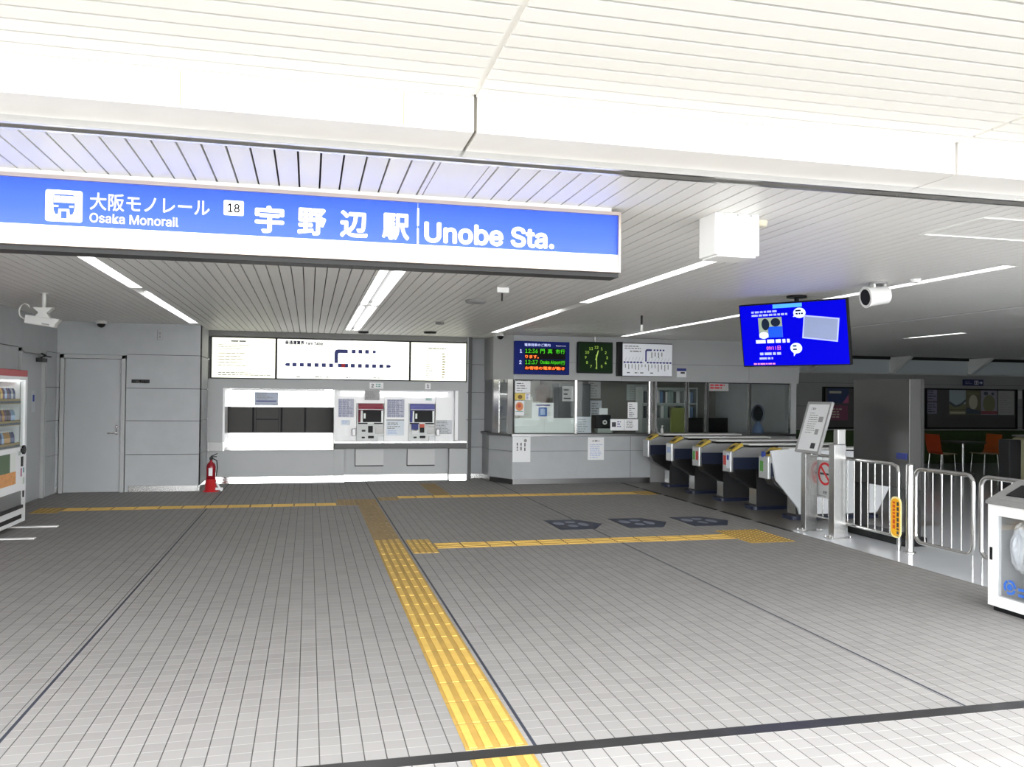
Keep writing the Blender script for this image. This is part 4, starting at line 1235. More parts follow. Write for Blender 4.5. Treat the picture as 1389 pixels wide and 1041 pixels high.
pos(13.05, 1.12, 0.50, 0.38, 'dark pink poster, lower in the half-hidden case', ('darkpink', (0.16, 0.05, 0.09)), lambda m, w, h: marks(m, 0.04, w - 0.04, 0.05, h - 0.06, 4, M('art_pale'), -0.001, seed=9))
# toilet direction sign
t = thing('direction_sign', 'small navy direction sign with white figures and arrow above the posters', 'sign', (17.08, 18.93, 2.06))
MB().box(0, 0.62, 0, 0.05, 0, 0.17, M('sign_navy', srgb('1F2452')[:3], 0.4)).build('plate', t)
SGN = M('sign_figure', (0.55, 0.55, 0.6), 0.5)
m = MB(); m.box(0.33, 0.46, -0.003, 0, 0.03, 0.14, SGN)
for xx in (0.365, 0.425):
    m.prism(ellipse(xx, 0.12, 0.012, 0.012, 10), -0.005, -0.002, M('sign_navy')); m.box(xx - 0.014, xx + 0.014, -0.005, -0.002, 0.045, 0.10, M('sign_navy'))
m.prism([(0.49, 0.07), (0.54, 0.07), (0.54, 0.04), (0.60, 0.085), (0.54, 0.13), (0.54, 0.10), (0.49, 0.10)], -0.003, 0, SGN)
marks(m, 0.04, 0.29, 0.04, 0.13, 2, M('sign_pale', (0.25, 0.25, 0.35), 0.5), -0.002, seed=3, fill=0.95); m.build('symbol', t)
# narrow display strips between cases
t = MB(); t.box(0, 0.10, 0, 0.06, 0, 1.1, BLACK); t.box(0.02, 0.08, -0.003, 0, 0.22, 0.85, LGREY); t.box(0.02, 0.08, -0.003, 0, 0.92, 1.06, LGREY)
tag(t.build('notice_strip', None, (15.62, 18.93, 0.9)), 'narrow dark strip with pale insert left of the four-poster case', 'notice')
t = MB(); t.box(0, 0.08, 0, 0.03, 0, 0.22, LGREY)
tag(t.build('notice_strip', None, (18.90, 18.96, 1.72)), 'small pale strip on the wall right of the four-poster case', 'notice')
# green low hedge-like screen
box_thing('green_partition', 'low dark green partition under the poster cases', 'partition', 11.5, 20.2, 18.75, 18.92, 0, 0.86, M('dark_green', (0.028, 0.055, 0.012), 0.7, noise=0.4, nscale=8), 0.02)
# chairs and table
def cafe_chair(x, y, facing, hexc, label):
    t = thing('cafe_chair', label, 'chair', (x, y, 0), 0 if facing > 0 else PI)
    PLY = M('plywood_edge', (0.36, 0.28, 0.17), 0.5); OR = M('shell_' + hexc, srgb(hexc)[:3], 0.5)
    prof = [(-0.27, 0.90), (-0.24, 0.70), (-0.20, 0.52), (-0.15, 0.46), (-0.05, 0.445), (0.15, 0.46), (0.22, 0.455)]
    def shell(a, b, off, mt):
        pp = prof[a:b]
        poly = pp + [(q[0] + (0.018 if i < 3 else 0.0), q[1] + (0.0 if i + a < 2 else 0.018)) for i, q in reversed(list(enumerate(pp)))]
        return poly
    m = MB(); m.prism(shell(0, 4, 0, PLY), -0.22, 0.22, OR); m.build('backrest', t)
    m = MB(); m.prism(shell(3, 7, 0, PLY), -0.21, 0.21, PLY); m.build('seat', t)
    for (a, b) in ((-0.17, -0.18), (-0.17, 0.18), (0.17, -0.18), (0.17, 0.18)):
        MB().cyl((a, b, 0.45), (a * 1.2, b * 1.1, 0), 0.011, STEEL, 8).build('leg', t)
cafe_chair(13.85, 16.0, 1, 'A03A12', 'red-orange cafe chair left of the small table')
cafe_chair(15.0, 16.0, -1, 'B0561A', 'orange cafe chair right of the small table')
t = thing('cafe_table', 'small dark pedestal table between the two orange chairs', 'table', (14.5, 16.1, 0))
MB().prism(rrect(-0.35, 0.35, -0.35, 0.35, 0.05), 0.70, 0.73, M('table_dark', (0.05, 0.05, 0.05), 0.4), 'z').build('tabletop', t)
MB().cyl((0, 0, 0.02), (0, 0, 0.70), 0.035, STEEL).build('column', t)
m = MB(); m.lathe([(0.24, 0), (0.24, 0.015), (0.05, 0.04)], STEEL_D); m.build('base', t)

# ================================================================== hanging things
# station name sign
t = thing('station_sign', 'large blue and white station name sign hanging over the entrance', 'sign', (0, 4.75, 2.41))
X0, X1 = -2.35, 1.815
FRM = M('sign_frame', (0.42, 0.36, 0.32), 0.35, 0.7)
m = MB()
m.box(X0, X1, -0.02, 0.16, 0.0, 0.022, FRM); m.box(X0, X1, -0.02, 0.16, 0.345, 0.365, FRM)
m.box(X1 - 0.015, X1, -0.02, 0.16, 0.022, 0.345, FRM); m.box(X0, X0 + 0.015, -0.02, 0.16, 0.022, 0.345, FRM)
m.box(X0, X1, 0.02, 0.16, -0.025, 0.0, DARKM)
m.build('frame', t)
m = MB(); m.box(X0 + 0.015, X1 - 0.015, 0.0, 0.15, 0.022, 0.108, SIGNW); m.build('lower_panel', t)
m = MB(); m.box(X0 + 0.015, X1 - 0.015, 0.0, 0.15, 0.108, 0.345, BLUE); m.build('upper_panel', t)
m = MB()
text(m, '大阪モノレール', -1.125, 0.198, 0.092, SIGNW, bold=0.014, width=0.592)
text(m, 'Osaka Monorail', -1.125, 0.132, 0.052, SIGNW, bold=0.018, width=0.435)
for ch, xx in (('宇', -0.30), ('野', -0.075), ('辺', 0.155), ('駅', 0.388)):
    text(m, ch, xx, 0.126, 0.152, SIGNW, bold=0.036, width=0.155)
text(m, 'Unobe Sta.', 0.627, 0.121, 0.122, SIGNW, bold=0.030, width=0.775)
m.prism(rrect(-0.462, -0.358, 0.212, 0.293, 0.008), -0.003, 0.0, SIGNW)
m.build('lettering', t)
m = MB(); text(m, '18', -0.41, 0.228, 0.048, M('sign_numeral', (0.008, 0.009, 0.014), 0.5, spec=0.1), y=-0.005, bold=0.012, width=0.062, center=True); m.build('number', t)
m = MB(); m.box(0.588, 0.591, -0.002, 0.0, 0.03, 0.345, M('sign_joint', (0.5, 0.55, 0.7), 0.5)); m.box(0.586, 0.596, -0.003, -0.001, 0.108, 0.20, SIGNW); m.box(0.586, 0.596, -0.003, -0.001, 0.215, 0.315, SIGNW); m.build('joint_tape', t)
m = MB()
m.prism(rrect(-1.335, -1.160, 0.128, 0.292, 0.012), -0.003, 0.0, SIGNW); m.build('emblem_plate', t)
m = MB(); y0, y1 = -0.006, -0.003
c = -1.247
m.prism([(c - 0.05, 0.262), (c + 0.05, 0.262), (c + 0.042, 0.269), (c - 0.042, 0.269)], y0, y1, BLUE)
for a in (-0.05, -0.016, 0.014, 0.048):
    m.box(c + a - 0.001, c + a + 0.001, y0, y1, 0.226, 0.262, BLUE)
m.prism([(c - 0.051, 0.226), (c - 0.048, 0.185), (c - 0.040, 0.166), (c - 0.028, 0.166), (c - 0.026, 0.195), (c + 0.026, 0.195), (c + 0.028, 0.166), (c + 0.040, 0.166), (c + 0.048, 0.185), (c + 0.051, 0.226)][::-1], y0, y1, BLUE)
m.box(c - 0.046, c - 0.026, y0 - 0.002, y0, 0.203, 0.212, SIGNW); m.box(c + 0.026, c + 0.046, y0 - 0.002, y0, 0.203, 0.212, SIGNW)
m.box(c - 0.013, c + 0.013, y0, y1, 0.145, 0.182, BLUE)
m.build('emblem', t)
m = MB(); m.box(X0, 1.76, 0.0, 0.12, 0.365, 0.39, WHITE); m.build('mounting_channel', t)

# ceiling fluorescent strips
def strip(label, x, spans, double=False, tube=True, y_end=None):
    t = thing('ceiling_light', label, 'ceiling light', (x, spans[0][0], 2.80))
    y0 = spans[0][0]; L = (y_end or spans[-1][1]) - y0
    REF = M('reflector_white', (0.85, 0.85, 0.83), 0.35)
    m = MB()
    hw = 0.126 if double else 0.073
    m.box(-hw, -hw + 0.006, 0, L, 0.0, 0.06, REF); m.box(hw - 0.006, hw, 0, L, 0.0, 0.06, REF); m.box(-hw, hw, 0, L, 0.052, 0.06, GREYP if double else REF)
    m.build('housing', t)
    for (a, b) in spans:
        for dx in ((-0.068, 0.068) if double else (0.0,)):
            m = MB(); m.box(dx - (0.036 if double else 0.058), dx + (0.036 if double else 0.058), a - y0, b - y0, 0.010, 0.030, TUBE if tube else M('unlit_diffuser', (0.5, 0.5, 0.48), 0.4)); m.build('diffuser', t)
        MB().box(-hw + 0.01, hw - 0.01, b - y0 - 0.03, b - y0 + 0.03, 0.008, 0.04, LGREY).build('end_cap', t)
strip('single fluorescent strip in the ceiling above the door wall', -1.855, [(5.2, 9.95), (10.75, 14.7)])
strip('double fluorescent strip in the ceiling above the fare table', 0.735, [(5.6, 10.9), (11.3, 15.3)], True)
strip('fluorescent strip in the ceiling ending above the departure board', 3.24, [(6.22, 9.75), (10.95, 14.85)])
strip('fluorescent strip in the ceiling passing behind the blue screen', 5.74, [(5.87, 14.9)])
strip('unlit ceiling strip beyond the gates, next to the lit ones', 8.33, [(5.6, 15.0)], tube=False)
strip('ceiling strip over the concourse with only one short length lit', 10.72, [(11.9, 13.3)])

# white box on the ceiling
t = thing('ceiling_box', 'white box hanging from ceiling right of the station name sign', 'ceiling box', (2.40, 4.66, 2.53))
m = MB(); m.box(0, 0.30, 0, 0.22, 0.012, 0.27, WHITE, 0.006); m.build('case', t)
m = MB(); m.box(0.02, 0.28, 0.01, 0.21, 0.0, 0.012, WHITE, 0.004); m.build('lower_lid', t)
for xx in (0.06, 0.15, 0.24):
    MB().cyl((xx, -0.004, 0.258), (xx, 0.0, 0.258), 0.006, STEEL, 8).build('screw', t)
# access hatch outline
t = MB()
for (a, b, c2, d) in ((4.05, 5.4, 4.88, 4.90), (4.05, 5.4, 4.33, 4.35), (4.05, 4.07, 4.35, 4.88)):
    t.box(a, b, c2, d, 2.792, 2.80, WHITE)
tag(t.build('ceiling_hatch'), 'white-edged access hatch in the ceiling near the entrance right', 'hatch')

# CCTV, left
t = thing('security_camera', 'white box security camera on a ceiling pole, above the side door', 'security camera', (-3.02, 10.76, 2.80))
CAMW = M('camera_white', (0.66, 0.66, 0.63), 0.4)
m = MB(); m.lathe([(0.05, -0.012), (0.05, 0.0)], CAMW); m.cyl((0, 0, 0), (0, 0, -0.17), 0.022, CAMW); m.build('pole', t)
m = MB(); m.prism([(-0.105, -0.17), (0.105, -0.17), (0.04, -0.23), (0.085, -0.30), (-0.10, -0.30), (-0.045, -0.23)], -0.05, 0.05, CAMW); m.build('bracket', t)
mt = Matrix.Translation((-0.02, 0, -0.33)) @ Matrix.Rotation(R(8), 4, 'Y')
m = MB(); m.box(-0.17, 0.16, -0.06, 0.06, -0.05, 0.05, CAMW, 0.012, mt); m.prism([(0.12, 0.055), (0.20, 0.05), (0.13, -0.05), (0.12, -0.05)], -0.065, 0.065, CAMW, 'y', mt); m.build('housing', t)
m = MB(); m.box(0.02, 0.10, -0.062, -0.06, -0.035, -0.02, GREYP, 0, mt); m.build('logo', t)
m = MB(); m.tube([(-0.15, 0, -0.17)] + [(-0.20 + 0.06 * math.cos(R(a)), 0, -0.22 + 0.09 * math.sin(R(a))) for a in range(60, 240, 20)] + [(-0.20, 0, -0.31)], 0.008, CAMW, 8); m.build('cable', t)
def dome(label, x, y):
    t = thing('dome_camera', label, 'security camera', (x, y, 2.80))
    m = MB(); m.lathe([(0.075, -0.045), (0.085, -0.04), (0.085, 0.0)], CAMW, n=20); m.build('base', t)
    m = MB(); m.lathe([(0.0, -0.11), (0.035, -0.10), (0.058, -0.075), (0.065, -0.045)], M('smoked_dome', (0.01, 0.01, 0.01), 0.08), n=20); m.build('dome', t)
dome('dome security camera on the ceiling above the closed back door', -3.28, 14.7)
dome('dome security camera on the ceiling beside the departure board', 3.40, 14.95)
# thermal camera, right
t = thing('round_camera', 'white cylindrical camera on the ceiling right of the blue screen', 'camera', (5.36, 7.04, 2.80))
m = MB(); m.lathe([(0.085, -0.02), (0.085, 0.0)], GREYP, n=20); m.box(-0.07, -0.05, -0.03, 0.03, -0.20, -0.01, CAMW); m.box(0.05, 0.07, -0.03, 0.03, -0.20, -0.01, CAMW); m.build('yoke', t)
d = Vector((-0.97, 0.08, -0.14)).normalized(); c0 = Vector((0.0, 0, -0.13))
m = MB(); m.tube([c0 - d * 0.10, c0 - d * 0.09, c0 + d * 0.10, c0 + d * 0.13, c0 + d * 0.135], [0.07, 0.085, 0.092, 0.105, 0.105], WHITE, 24); m.build('barrel', t)
m = MB(); m.tube([c0 + d * 0.135, c0 + d * 0.138], 0.078, BLACK, 24); m.build('lens', t)

# small ceiling fittings
t = thing('exit_beacon', 'small white ceiling unit with a hanging chain below the station sign end', 'ceiling fitting', (1.97, 8.6, 2.80))
MB().box(-0.065, 0.065, -0.05, 0.05, -0.055, 0.0, WHITE, 0.006).build('case', t)
MB().cyl((0, 0, -0.055), (0, 0, -0.14), 0.008, DARKM, 8).build('pendant', t)
t = thing('hanging_speaker', 'short hanging rod with white bulb before the route map', 'ceiling fitting', (4.50, 10.9, 2.80))  # small speaker on a rod, gives no light
MB().cyl((0, 0, 0), (0, 0, -0.13), 0.014, DARKM, 10).build('rod', t)
m = MB(); m.lathe([(0.012, -0.23), (0.022, -0.22), (0.022, -0.13)], WHITE, n=12); m.build('speaker', t)
def disc(label, x, y, r=0.09, mat=LGREY):
    m = MB(); m.lathe([(r * 0.5, -0.035), (r * 0.9, -0.03), (r, 0.0)], mat, n=20)
    tag(m.build('smoke_detector', None, (x, y, 2.80)), label, 'smoke detector')
disc('flat round detector on the ceiling, nearest of those before the fare boards', 1.93, 9.84, 0.13, GREYP)
disc('small round detector on ceiling above the red-hooded machine', 1.98, 13.0, 0.07, GREYP)
disc('round detector at the far edge of the ceiling above the fare board', 2.11, 15.0, 0.12, DARKM)
disc('dark round detector on ceiling behind the double strip end', 0.95, 15.4, 0.1, DARKM)
disc('cream round detector on the ceiling right of the white box', 2.80, 4.85, 0.06, M('cream_disc', (0.7, 0.65, 0.5), 0.5))
disc('tiny white detector on the ceiling beside the cylindrical camera', 5.55, 6.75, 0.05, WHITE)

# blue screen
t = thing('television', 'large flat screen with bright blue picture hanging above the ticket gates', 'television', (5.15, 8.18, 2.37), R(-56))
tt = Matrix.Rotation(R(11), 4, 'X')
def TB(m): m.v = [tuple(tt @ Vector((p[0] * 0.92, p[1], p[2] * 0.94))) for p in m.v]; return m
w2, h2 = 0.665, 0.378
m = MB(); m.box(-w2, w2, 0.0, 0.06, -h2, h2, BLACK, 0.006); TB(m).build('case', t)
SB = M('screen_blue', (0.0, 0.0, 0.05), 0.5, emit=0.8, ecol='0000FF', spec=0.05)
m = MB(); m.box(-w2 + 0.015, w2 - 0.015, -0.003, 0.0, -h2 + 0.015, h2 - 0.015, SB); TB(m).build('screen', t)
SC = M('screen_cyan', srgb('4FA0E6')[:3], 0.4, emit=0.8, spec=0.05); SW = M('screen_white', srgb('C8D6F4')[:3], 0.4, emit=0.85, spec=0.05); SG = M('screen_grey', srgb('7C86A4')[:3], 0.4, emit=0.7, spec=0.05); SK = M('screen_dark', srgb('1C2436')[:3], 0.4, emit=0.4, spec=0.05); SP = M('screen_pink', srgb('D87FA8')[:3], 0.4, emit=0.7, spec=0.05); SL = M('screen_lilac', srgb('9FA8E8')[:3], 0.4, emit=0.8, spec=0.05); SGR = M('screen_green', srgb('8E9A86')[:3], 0.4, emit=0.6, spec=0.05); SMB = M('screen_midblue', srgb('1C4ECC')[:3], 0.4, emit=0.7, spec=0.05)
m = MB()
q = -0.006
plate(m, -0.22, 0.14, 0.315, 0.36, SC, q)
marks(m, -0.50, 0.0, 0.22, 0.30, 2, SL, q, fill=0.9, seed=4, th=0.55)
plate(m, -0.42, -0.12, -0.03, 0.21, SGR, q); plate(m, -0.30, -0.12, -0.03, 0.10, SMB, q - 0.001); m.prism(ellipse(-0.33, 0.13, 0.05, 0.07), q - 0.002, q, SK); m.prism(ellipse(-0.2, 0.15, 0.06, 0.05), q - 0.002, q, SK); m.prism(ellipse(-0.36, 0.0, 0.06, 0.04), q - 0.002, q, SW)
marks(m, -0.47, 0.0, -0.11, -0.05, 1, SW, q, fill=1.0, seed=6, th=0.7)
text(m, '09/11日', -0.34, -0.18, 0.05, SP, q, 0.01, width=0.18)
marks(m, -0.43, -0.05, -0.25, -0.20, 1, SL, q, fill=0.95, seed=7, th=0.6); marks(m, -0.44, -0.18, -0.30, -0.26, 1, SL, q, fill=0.95, seed=8, th=0.6); marks(m, -0.52, -0.16, -0.36, -0.33, 1, SP, q, fill=0.95, seed=9, th=0.6)
TB(m).build('picture', t)
m = MB(); m.prism(ellipse(0.105, 0.245, 0.075, 0.06), q - 0.002, q, SW); m.prism([(0.02, 0.20), (0.07, 0.21), (0.05, 0.235)], q - 0.002, q, SW)
TB(m).build('speech_bubble', t); m = MB(); m.prism(ellipse(0.035, -0.165, 0.072, 0.062), q - 0.002, q, SW); m.prism([(0.0, -0.26), (0.0, -0.21), (0.04, -0.215)], q - 0.002, q, SW)
TB(m).build('speech_bubble', t); m = MB()
for z in (0.255, 0.22): marks(m, 0.06, 0.15, z, z + 0.03, 1, SK, q - 0.003, fill=0.9, seed=int(z * 100), th=0.6)
for z in (-0.155, -0.195): marks(m, -0.005, 0.08, z, z + 0.03, 1, SK, q - 0.003, fill=0.9, seed=3, th=0.6)
TB(m).build('bubble_lettering', t); m = MB()
rm = Matrix.Rotation(R(8), 4, 'Y')
m.box(-0.21, 0.21, q - 0.002, q, -0.135, 0.135, SL, 0, Matrix.Translation((0.345, 0, 0.055)) @ rm)
m.box(-0.195, 0.195, q - 0.004, q - 0.002, -0.12, 0.12, SG, 0, Matrix.Translation((0.345, 0, 0.055)) @ rm)
TB(m).build('framed_picture', t)
m = MB(); m.box(-0.10, 0.10, 0.06, 0.12, -0.12, 0.20, BLACK); m.cyl((0, 0.10, 0.15), (0, 0.10, 0.43), 0.025, BLACK); m.lathe([(0.11, 0.41), (0.11, 0.43)], BLACK, (0, 0.10, 0)); m.build('ceiling_mount', t)

# ================================================================== left side things
# plate on the back wall, switch
m = MB(); m.box(0, 0.28, 0, 0.008, 0, 0.06, DARKM); text(m, '倉庫', 0.14, 0.012, 0.036, LGREY, -0.002, 0.01, width=0.16, center=True)
tag(m.build('room_plate', None, (-2.86, 14.94, 1.805)), 'small dark room name plate beside the closed back door', 'sign')
t = MB(); t.box(0, 0.08, 0, 0.02, 0, 0.16, PANEL, 0.006); t.box(0.025, 0.055, -0.004, 0, 0.09, 0.13, GREYP); t.box(0.025, 0.055, -0.004, 0, 0.03, 0.07, GREYP)
tag(t.build('wall_switch', None, (-2.47, 14.93, 2.53)), 'small grey outlet box high on back wall', 'outlet')
t = MB(); t.box(0, 0.24, 0, 0.05, 0, 0.16, LGREY, 0.006)
tag(t.build('utility_box', None, (-1.755, 15.98, 0.60)), 'small pale box at the left end of the counter edge', 'box')

# fire extinguisher on red stand
t = thing('fire_extinguisher', 'red fire extinguisher on a stand at the left end of ticket counter', 'fire extinguisher', (-1.58, 14.85, 0))
m = MB(); m.lathe([(0.06, 0.20), (0.075, 0.215), (0.075, 0.42), (0.06, 0.47), (0.025, 0.50), (0.02, 0.53)], M('ext_dark_red', srgb('8A1420')[:3], 0.25), n=20); m.build('cylinder', t)
m = MB(); m.lathe([(0.025, 0.53), (0.03, 0.56), (0.02, 0.58)], DARKM, n=12); m.box(-0.01, 0.09, -0.012, 0.012, 0.575, 0.59, DARKM); m.prism([(0.0, 0.58), (0.10, 0.63), (0.10, 0.645), (-0.01, 0.595)], -0.01, 0.01, DARKM); m.build('handle', t)
m = MB(); m.tube([(0.03, 0, 0.55), (0.09, -0.01, 0.52), (0.10, -0.01, 0.40), (0.085, -0.01, 0.26)], 0.009, BLACK, 8); m.build('hose', t)
m = MB(); m.box(-0.03, 0.03, -0.078, -0.074, 0.27, 0.40, WHITEP); m.build('label_panel', t)
m = MB(); m.lathe([(0.13, 0.0), (0.13, 0.012), (0.10, 0.03), (0.085, 0.20), (0.08, 0.21)], RED, n=20); m.build('stand', t)
m = MB(); m.box(0.08, 0.20, -0.06, -0.05, 0.03, 0.07, WHITEP); m.prism([(0.08, 0.16), (0.10, 0.17), (0.20, 0.02), (0.17, 0.01)], -0.09, -0.075, WHITEP); m.build('tag_plate', t)

# vending machine
t = thing('vending_machine', 'white drinks vending machine with red top against the left wall', 'vending machine', (-3.38, 10.25, 0), PI / 2)
VW = M('vending_white', (0.78, 0.79, 0.80), 0.3); VR = M('vending_red', srgb('A8323A')[:3], 0.4)
Wd = 1.20
m = MB()
m.box(0, Wd, 0.05, 0.58, 0.06, 0.94, M('vending_side', (0.45, 0.2, 0.2), 0.5)); m.box(0, Wd, 0.30, 0.58, 0.94, 1.83, M('vending_side')); m.box(0, 0.03, 0.05, 0.30, 0.94, 1.83, M('vending_side')); m.box(Wd - 0.03, Wd, 0.05, 0.30, 0.94, 1.83, M('vending_side'))
m.build('body', t)
m = MB(); m.box(0, Wd, 0.0, 0.58, 1.83, 1.91, VR, 0.006); m.build('top_panel', t)
m = MB()
m.box(0, Wd, 0, 0.05, 0.06, 0.98, VW, 0.004); m.box(0, 0.06, 0, 0.05, 0.98, 1.83, VW); m.box(Wd - 0.075, Wd, 0, 0.05, 0.98, 1.83, VW); m.box(0.06, Wd - 0.075, 0, 0.05, 1.79, 1.83, VW)
m.build('front_panel', t)
MB().box(0.06, Wd - 0.075, 0.02, 0.026, 0.98, 1.79, GLASS).build('display_window', t)
MB().box(0.06, Wd - 0.08, 0.06, 0.09, 1.765, 1.785, M('display_light', (1, 1, 1), 0.4, emit=5.0)).build('display_light', t)
m = MB(); m.box(0.03, Wd - 0.03, 0.27, 0.30, 0.94, 1.83, M('display_back', (0.5, 0.48, 0.46), 0.6)); m.box(0.03, 0.034, 0.06, 0.27, 0.97, 1.79, VW); m.box(Wd - 0.084, Wd - 0.03, 0.06, 0.27, 0.97, 1.79, VW); m.build('display_back', t)
SHZ = (1.00, 1.27, 1.53)
for z in SHZ:
    m = MB(); m.box(0.03, Wd - 0.03, 0.06, 0.27, z - 0.02, z, LGREY); m.box(0.06, Wd - 0.08, 0.05, 0.06, z - 0.03, z + 0.03, M('price_rail', srgb('B9A06A')[:3], 0.5))
    for k in range(14):
        m.box(0.08 + k * 0.075, 0.125 + k * 0.075, 0.042, 0.05, z - 0.02, z + 0.005, M('button_dark', (0.12, 0.14, 0.2), 0.4))
    m.build('shelf', t)
m = MB(); m.box(0.05, 0.80, -0.006, 0.0, 0.62, 0.92, M('advert_white', (0.75, 0.78, 0.74), 0.5)); m.box(0.05, 0.60, -0.008, -0.004, 0.70, 0.92, M('advert_green', srgb('5C7058')[:3], 0.6)); m.box(0.05, 0.80, -0.010, -0.006, 0.55, 0.70, M('advert_orange', srgb('D79A62')[:3], 0.6, noise=0.5, nscale=25)); m.build('advert', t)
m = MB(); m.tube([(1.07, -0.02, 0.94), (1.07, 0.0, 0.94)], 0.055, BLACK, 20); m.box(0.98, 1.05, -0.02, 0, 0.91, 0.96, BLACK); m.box(1.0, 1.06, -0.012, 0, 0.74, 0.86, BLACK, 0.004); m.build('coin_unit', t)
m = MB(); m.box(1.08, 1.12, -0.006, 0, 0.66, 0.72, M('sticker_teal', (0.2, 0.35, 0.38), 0.5)); m.box(1.0, 1.03, -0.006, 0, 0.62, 0.72, M('sticker_plum', (0.35, 0.12, 0.2), 0.5)); m.box(1.07, 1.13, -0.006, 0, 0.52, 0.60, M('sticker_sage', (0.45, 0.5, 0.45), 0.5)); m.box(0.90, 0.97, -0.006, 0, 0.88, 0.93, M('sticker_sage')); m.box(1.08, 1.13, -0.006, 0, 0.36, 0.44, BLACK); m.build('sticker', t)
m = MB(); m.box(0.05, 1.0, -0.012, 0.0, 0.27, 0.45, M('flap_smoked', (0.12, 0.125, 0.13), 0.25), 0.004); m.box(0.05, 1.02, -0.03, 0, 0.24, 0.28, BLACK, 0.004); m.build('pickup_flap', t)
m = MB(); m.box(0.04, 1.05, -0.004, 0.0, 0.11, 0.16, BLACK); m.build('vent', t)
for xx in (0.14, 1.02):
    m = MB(); m.box(xx - 0.04, xx + 0.04, -0.42, 0.25, 0.0, 0.012, WHITE, 0.003); m.cyl((xx, 0.2, 0.012), (xx, 0.2, 0.06), 0.03, STEEL, 10); m.build('foot', t)
# bottles on the shelves
def bottle_proto(cn, col):
    b = MB().lathe([(0.026, 0), (0.028, 0.01), (0.028, 0.10), (0.024, 0.125), (0.011, 0.15), (0.011, 0.16)], M('drink_' + cn, srgb(col)[:3], 0.25), n=12).build('bottle')
    MB().lathe([(0.0285, 0.035), (0.0285, 0.09)], M('wrap_' + cn, tuple(min(1, v * 1.6 + 0.1) for v in srgb(col)[:3]), 0.4), n=12).build('wrapper', b)
    MB().lathe([(0.013, 0.158), (0.013, 0.178)], M('cap_white', (0.8, 0.8, 0.8), 0.4), n=10).build('cap', b)
    return b
kinds = [('amber', 'A87B3A'), ('dark brown', '3A2A20'), ('pale blue', '8FA6C4'), ('gold', 'C8A860'), ('plum', '5A3A52'), ('silver', '9A9EA4'), ('indigo', '2E3866')]
ordn = ['first', 'second', 'third', 'fourth', 'fifth', 'sixth', 'seventh', 'eighth', 'ninth', 'tenth', 'eleventh', 'twelfth']
rr = random.Random(2)
protos = {}
for si, z in enumerate(SHZ):
    for k in range(12):
        cn, col = kinds[rr.randrange(len(kinds))]
        if cn not in protos:
            protos[cn] = bottle_proto(cn.replace(' ', '_'), col); b = protos[cn]
        else:
            b = copy_tree(protos[cn])
        lx = 1.06 - 0.072 * k
        b.location = (-3.38 - 0.12, 10.25 + lx, z)
        tag(b, '%s bottle on the vending machine %s shelf, %s from the far end' % (cn, ('bottom', 'middle', 'top')[si], ordn[k]), 'bottle', 'drinks in the vending machine')

# recycling bin, right
t = thing('recycling_bin', 'white framed recycling bin with clear window and grey sloping lid', 'bin', (5.28, 5.60, 0), -PI / 2)
BW = 0.85
BWH = M('bin_white', (0.74, 0.74, 0.73), 0.4); BLID = M('bin_lid', (0.20, 0.20, 0.195), 0.35)
m = MB()
for (a, b, c2, d) in ((0, 0.085, 0.04, 0.84), (BW - 0.085, BW, 0.04, 0.84), (0.085, BW - 0.085, 0.04, 0.125), (0.085, BW - 0.085, 0.755, 0.84)):
    m.box(a, b, 0, 0.05, c2, d, BWH, 0.004)
m.box(0, 0.02, 0.05, 0.5, 0.04, 0.84, BWH); m.box(BW - 0.02, BW, 0.05, 0.5, 0.04, 0.84, BWH); m.box(0.02, BW - 0.02, 0.48, 0.5, 0.04, 0.84, BWH); m.box(0.02, BW - 0.02, 0.05, 0.48, 0.04, 0.06, BWH)
m.build('body', t)
m = MB(); m.box(0.03, BW - 0.03, 0.03, 0.47, 0.0, 0.04, BLACK); m.build('plinth', t)
m = MB(); m.box(0.085, BW - 0.085, 0.02, 0.026, 0.125, 0.755, glass_mat('bin_pane', (0.96, 0.97, 0.98), 0.5)); m.build('window_pane', t)
m = MB(); m.prism([(-0.012, 0.84), (0.51, 0.84), (0.51, 1.02), (0.30, 1.02), (-0.012, 0.865)], -0.01, BW + 0.01, BLID, 'x'); m.build('lid', t)
m = MB(); lidm = Matrix(((1, 0, 0, 0), (0, 0.895, -0.445, 0), (0, 0.445, 0.895, 0), (0, 0, 0, 1)))
for a in (0.10, 0.48):
    m.box(a, a + 0.29, 0.10, 0.27, 0.0, 0.006, BLACK, 0.002, Matrix.Translation((0, -0.012, 0.868)) @ lidm)
m.build('opening', t)
m = MB(); marks(m, 0.10, 0.50, 0.0, 0.03, 1, INKL, -0.001, seed=3, fill=0.9); m.v = [tuple(Matrix.Translation((0, 0.0, 0.872)) @ (Matrix.Rotation(R(-63), 4, 'X') @ Vector(p)) + Vector((0, 0.015, 0.012))) for p in m.v]; m.build('lid_print', t)
m = MB(); m.box(0.025, 0.05, -0.006, 0.0, 0.40, 0.50, BLACK, 0.002); m.build('latch', t)
RB = M('recycle_blue', srgb('2F62B8')[:3], 0.5)
m = MB()
for k in range(18):
    if k % 6 == 5: continue
    a, b = 2 * PI * k / 18, 2 * PI * (k + 1) / 18
    cx, cz = 0.20, 0.215
    m.prism([(cx + 0.04 * math.cos(a), cz + 0.04 * math.sin(a)), (cx + 0.058 * math.cos(a), cz + 0.058 * math.sin(a)), (cx + 0.058 * math.cos(b), cz + 0.058 * math.sin(b)), (cx + 0.04 * math.cos(b), cz + 0.04 * math.sin(b))], 0.015, 0.019, RB)
m.prism(ellipse(0.20, 0.215, 0.025, 0.025, 14), 0.015, 0.019, RB)
marks(m, 0.28, 0.70, 0.15, 0.24, 2, RB, 0.016, seed=6, fill=0.95, th=0.5); m.build('emblem', t)
